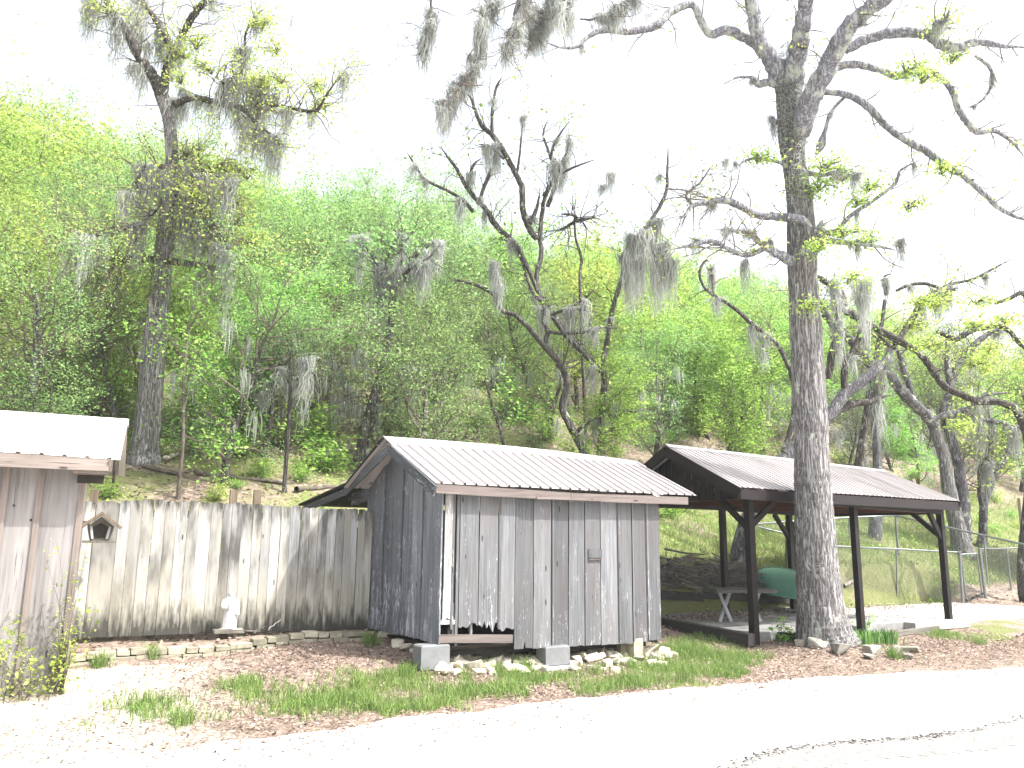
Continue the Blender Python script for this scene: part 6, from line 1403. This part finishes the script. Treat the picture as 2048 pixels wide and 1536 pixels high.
for k, (x_, y_, l_) in enumerate(((300, 1318, 'grass tuft below the left part of the stone edging'), (200, 1334, 'small grass tuft near the cabin corner'), (1055, 1345, 'grass tuft growing among the rubble beside the middle block'), (1790, 1318, 'grass tuft over the ring stones right of the big tree'), (740, 1290, 'leafy weed by the left side wall of the shed'))):
    p = hit(x_, y_, 5); g = Geo(); m = 130; x = p.x+rg_.normal(0, .05, m); y = p.y+rg_.normal(0, .05, m); blades(x, y, .16, .0035, .9, np.clip(rg_.normal(.4, .2, m), 0, 1), g); o = g.build('grass_tuft', MT['grass']); tag(o, l_, 'grass tuft')
# vines against the cabin
vn = thing('cabin_vines', C0, 'tangle of yellow-green vines and weeds climbing the foot of the cabin wall', 'vine'); g = Geo(); w2 = Geo(); cz = gzf(C0.x, C0.y)
for _ in range(75):
    u = -rg_.uniform(.0, 1.9); p = np.array(CP(u, -rg_.uniform(.05, .35), cz-.02)[:]); q, qr = branchlet(rg_, p, np.array([rg_.normal(0, .3), rg_.normal(0, .2)+.1, 1]), rg_.uniform(.25, .95)*(1.0 if u > -.9 else .9), .006, 7, .22, .05); tube(w2, q, qr, 4, cap=False)
    m = 30; leaves(g, q[rg_.integers(1, 8, m)]+rg_.normal(0, .05, (m, 3)), .036, rg_, asp=.7)
for _ in range(16):
    p = np.array(CP(.04+rg_.normal(0, .03), -.06, cz)[:]); q, qr = branchlet(rg_, p, np.array([0, 0, 1.]), rg_.uniform(.6, 1.5), .005, 9, .1, .08); tube(w2, q, qr, 4, cap=False); m = 26; leaves(g, q[rg_.integers(1, 10, m)]+rg_.normal(0, .04, (m, 3)), .035, rg_, asp=.7)
w2.build('stems', MT['twig'], vn); g.build('leaves', MT['lf_y'], vn)
# ================================================================ brush pile, fallen wood, loose sticks
def stickline(a_, b_, r0, r1, name, lab, cat, m='stick', wob=.03, sub=0, seed=0):
    rng = np.random.default_rng(seed); n = 8; a_ = np.array(a_[:]); b_ = np.array(b_[:]); P = np.array([a_+(b_-a_)*t+rng.normal(0, wob, 3)*[1, 1, .4] for t in np.linspace(0, 1, n)])
    p, r = smooth_line(P, np.linspace(r0, r1, n), 3); root = thing(name, a_, lab, cat); g = Geo(); tube(g, p, r, 8, .06, rng); g.build('stem', MT[m], root, smooth=True)
    if sub:
        g = Geo()
        for q, qr in spawn(rng, p, r, sub, np.linalg.norm(b_-a_)*.35, .45, 5, .2, .02, .2, .8): tube(g, q, qr, 5, cap=False)
        g.build('twigs', MT[m], root)
U_ = Vector((0, 0, 1))
stickline(hit(612, 934, 9)+U_*.08, hit(712, 912, 9)+U_*.25, .10, .035, 'fallen_branch', 'pale fallen branch lying on the slope left of the leaning tree', 'branch', 'stick', .05, 5, 1)
stickline(hit(285, 937, 9)+U_*.05, hit(355, 953, 9)+U_*.04, .05, .04, 'fallen_log', 'thin mossy log lying right of the tall left tree', 'log', 'twig', .02, 0, 2)
stickline(hit(385, 950, 9)+U_*.05, hit(560, 970, 9)+U_*.04, .05, .035, 'fallen_log', 'long grey log across the slope behind the board fence', 'log', 'twig', .03, 2, 3)
stickline(hit(590, 985, 9)+U_*.05, hit(700, 975, 9)+U_*.04, .05, .03, 'fallen_log', 'short log lying low behind the fence near the shed', 'log', 'twig', .02, 0, 13)
stickline(hit(330, 925, 9)+U_*.06, hit(358, 915, 9)+U_*.1, .05, .02, 'fallen_branch', 'white twiggy branch at the foot of the tall left tree', 'branch', 'stick', .03, 3, 4)
p0 = at(452, 1266, 10.1); stickline(at(441, 1258, 10.15), at(520, 1262, 10.0), .008, .004, 'stick', 'bleached stick lying before the statue', 'stick', 'stick', .012, 2, 5)
stickline(at(535, 1259, 10.3), at(563, 1238, 10.45), .007, .003, 'stick', 'thin pale stick leaning on the fence foot right of the statue', 'stick', 'stick', .01, 0, 6)
stickline(hit(1030, 1489, 4)+U_*.012, hit(1052, 1484, 4)+U_*.012, .006, .003, 'twig', 'small twig lying on the bright road', 'twig', 'stick', .006, 1, 7)
stickline(hit(2035, 1275, 6)+U_*.03, hit(2060, 1262, 6)+U_*.03, .02, .012, 'stick', 'dark stick at the right edge by the floor slab', 'stick', 'twig', .01, 0, 8)
stickline(at(1935, 1200, Yr[2]-.3), at(1966, 1188, Yr[2]-.3), .035, .02, 'fallen_log', 'dark broken stick lying inside the wire gate', 'log', 'bark_d', .02, 2, 9)
stickline(hit(1690, 1182, 8)+U_*.03, hit(1722, 1176, 8)+U_*.05, .05, .03, 'fallen_log', 'pale bleached log in the grass just right of the big trunk', 'log', 'stick', .02, 0, 10)
g = Geo(); rb_ = np.random.default_rng(77)
for _ in range(430):
    px = rb_.choice([rb_.uniform(1322, 1400), rb_.uniform(1405, 1500)]); p = np.array(hit(px, 1178+rb_.uniform(-8, 8), 12)[:]); p[2] += abs(rb_.normal(0, .13))*(1.3 if px < 1400 else 1.1)
    a = rb_.normal(0, .7)+(.15 if px < 1400 else -.1); L = rb_.uniform(.3, 1.1); d = np.array([math.cos(a), math.sin(a)*.8, rb_.normal(-.03, .16)]); P = np.array([p-d*L/2, p+rb_.normal(0, .03, 3), p+d*L/2]); r = rb_.uniform(.008, .03); tube(g, P, np.array([r, r*.85, r*.5]), 5)
stuff(g, 'brush_pile', 'brush', 'heap of cut branches and sticks in the grass behind the shed')
finish_labels()
print('objects', len(bpy.data.objects), 'tris', sum(len(m.polygons)*2 for m in bpy.data.meshes))

HZ = .0009
# ================================================================ bright spring haze between the trees
me = bpy.data.meshes.new('haze'); X0, X1, Y0_, Y1_, Z0_, Z1_ = -90, 110, -12, 120, -1.5, 48
me.from_pydata([(x, y, z) for z in (Z0_, Z1_) for y in (Y0_, Y1_) for x in (X0, X1)], [], [(0, 2, 3, 1), (4, 5, 7, 6), (0, 1, 5, 4), (2, 6, 7, 3), (0, 4, 6, 2), (1, 3, 7, 5)])
hm = bpy.data.materials.new('haze'); hm.use_nodes = True; ht_ = hm.node_tree
for n_ in list(ht_.nodes):
    if n_.type == 'BSDF_PRINCIPLED': ht_.nodes.remove(n_)
pv = ht_.nodes.new('ShaderNodeVolumePrincipled'); pv.inputs['Color'].default_value = (.93, .97, 1, 1); pv.inputs['Density'].default_value = HZ
ht_.links.new(pv.outputs[0], ht_.nodes['Material Output'].inputs['Volume']); me.materials.append(hm); o = obj('haze', me); o['kind'] = 'stuff'; o['label'] = 'pale bright haze in the air over the hillside'
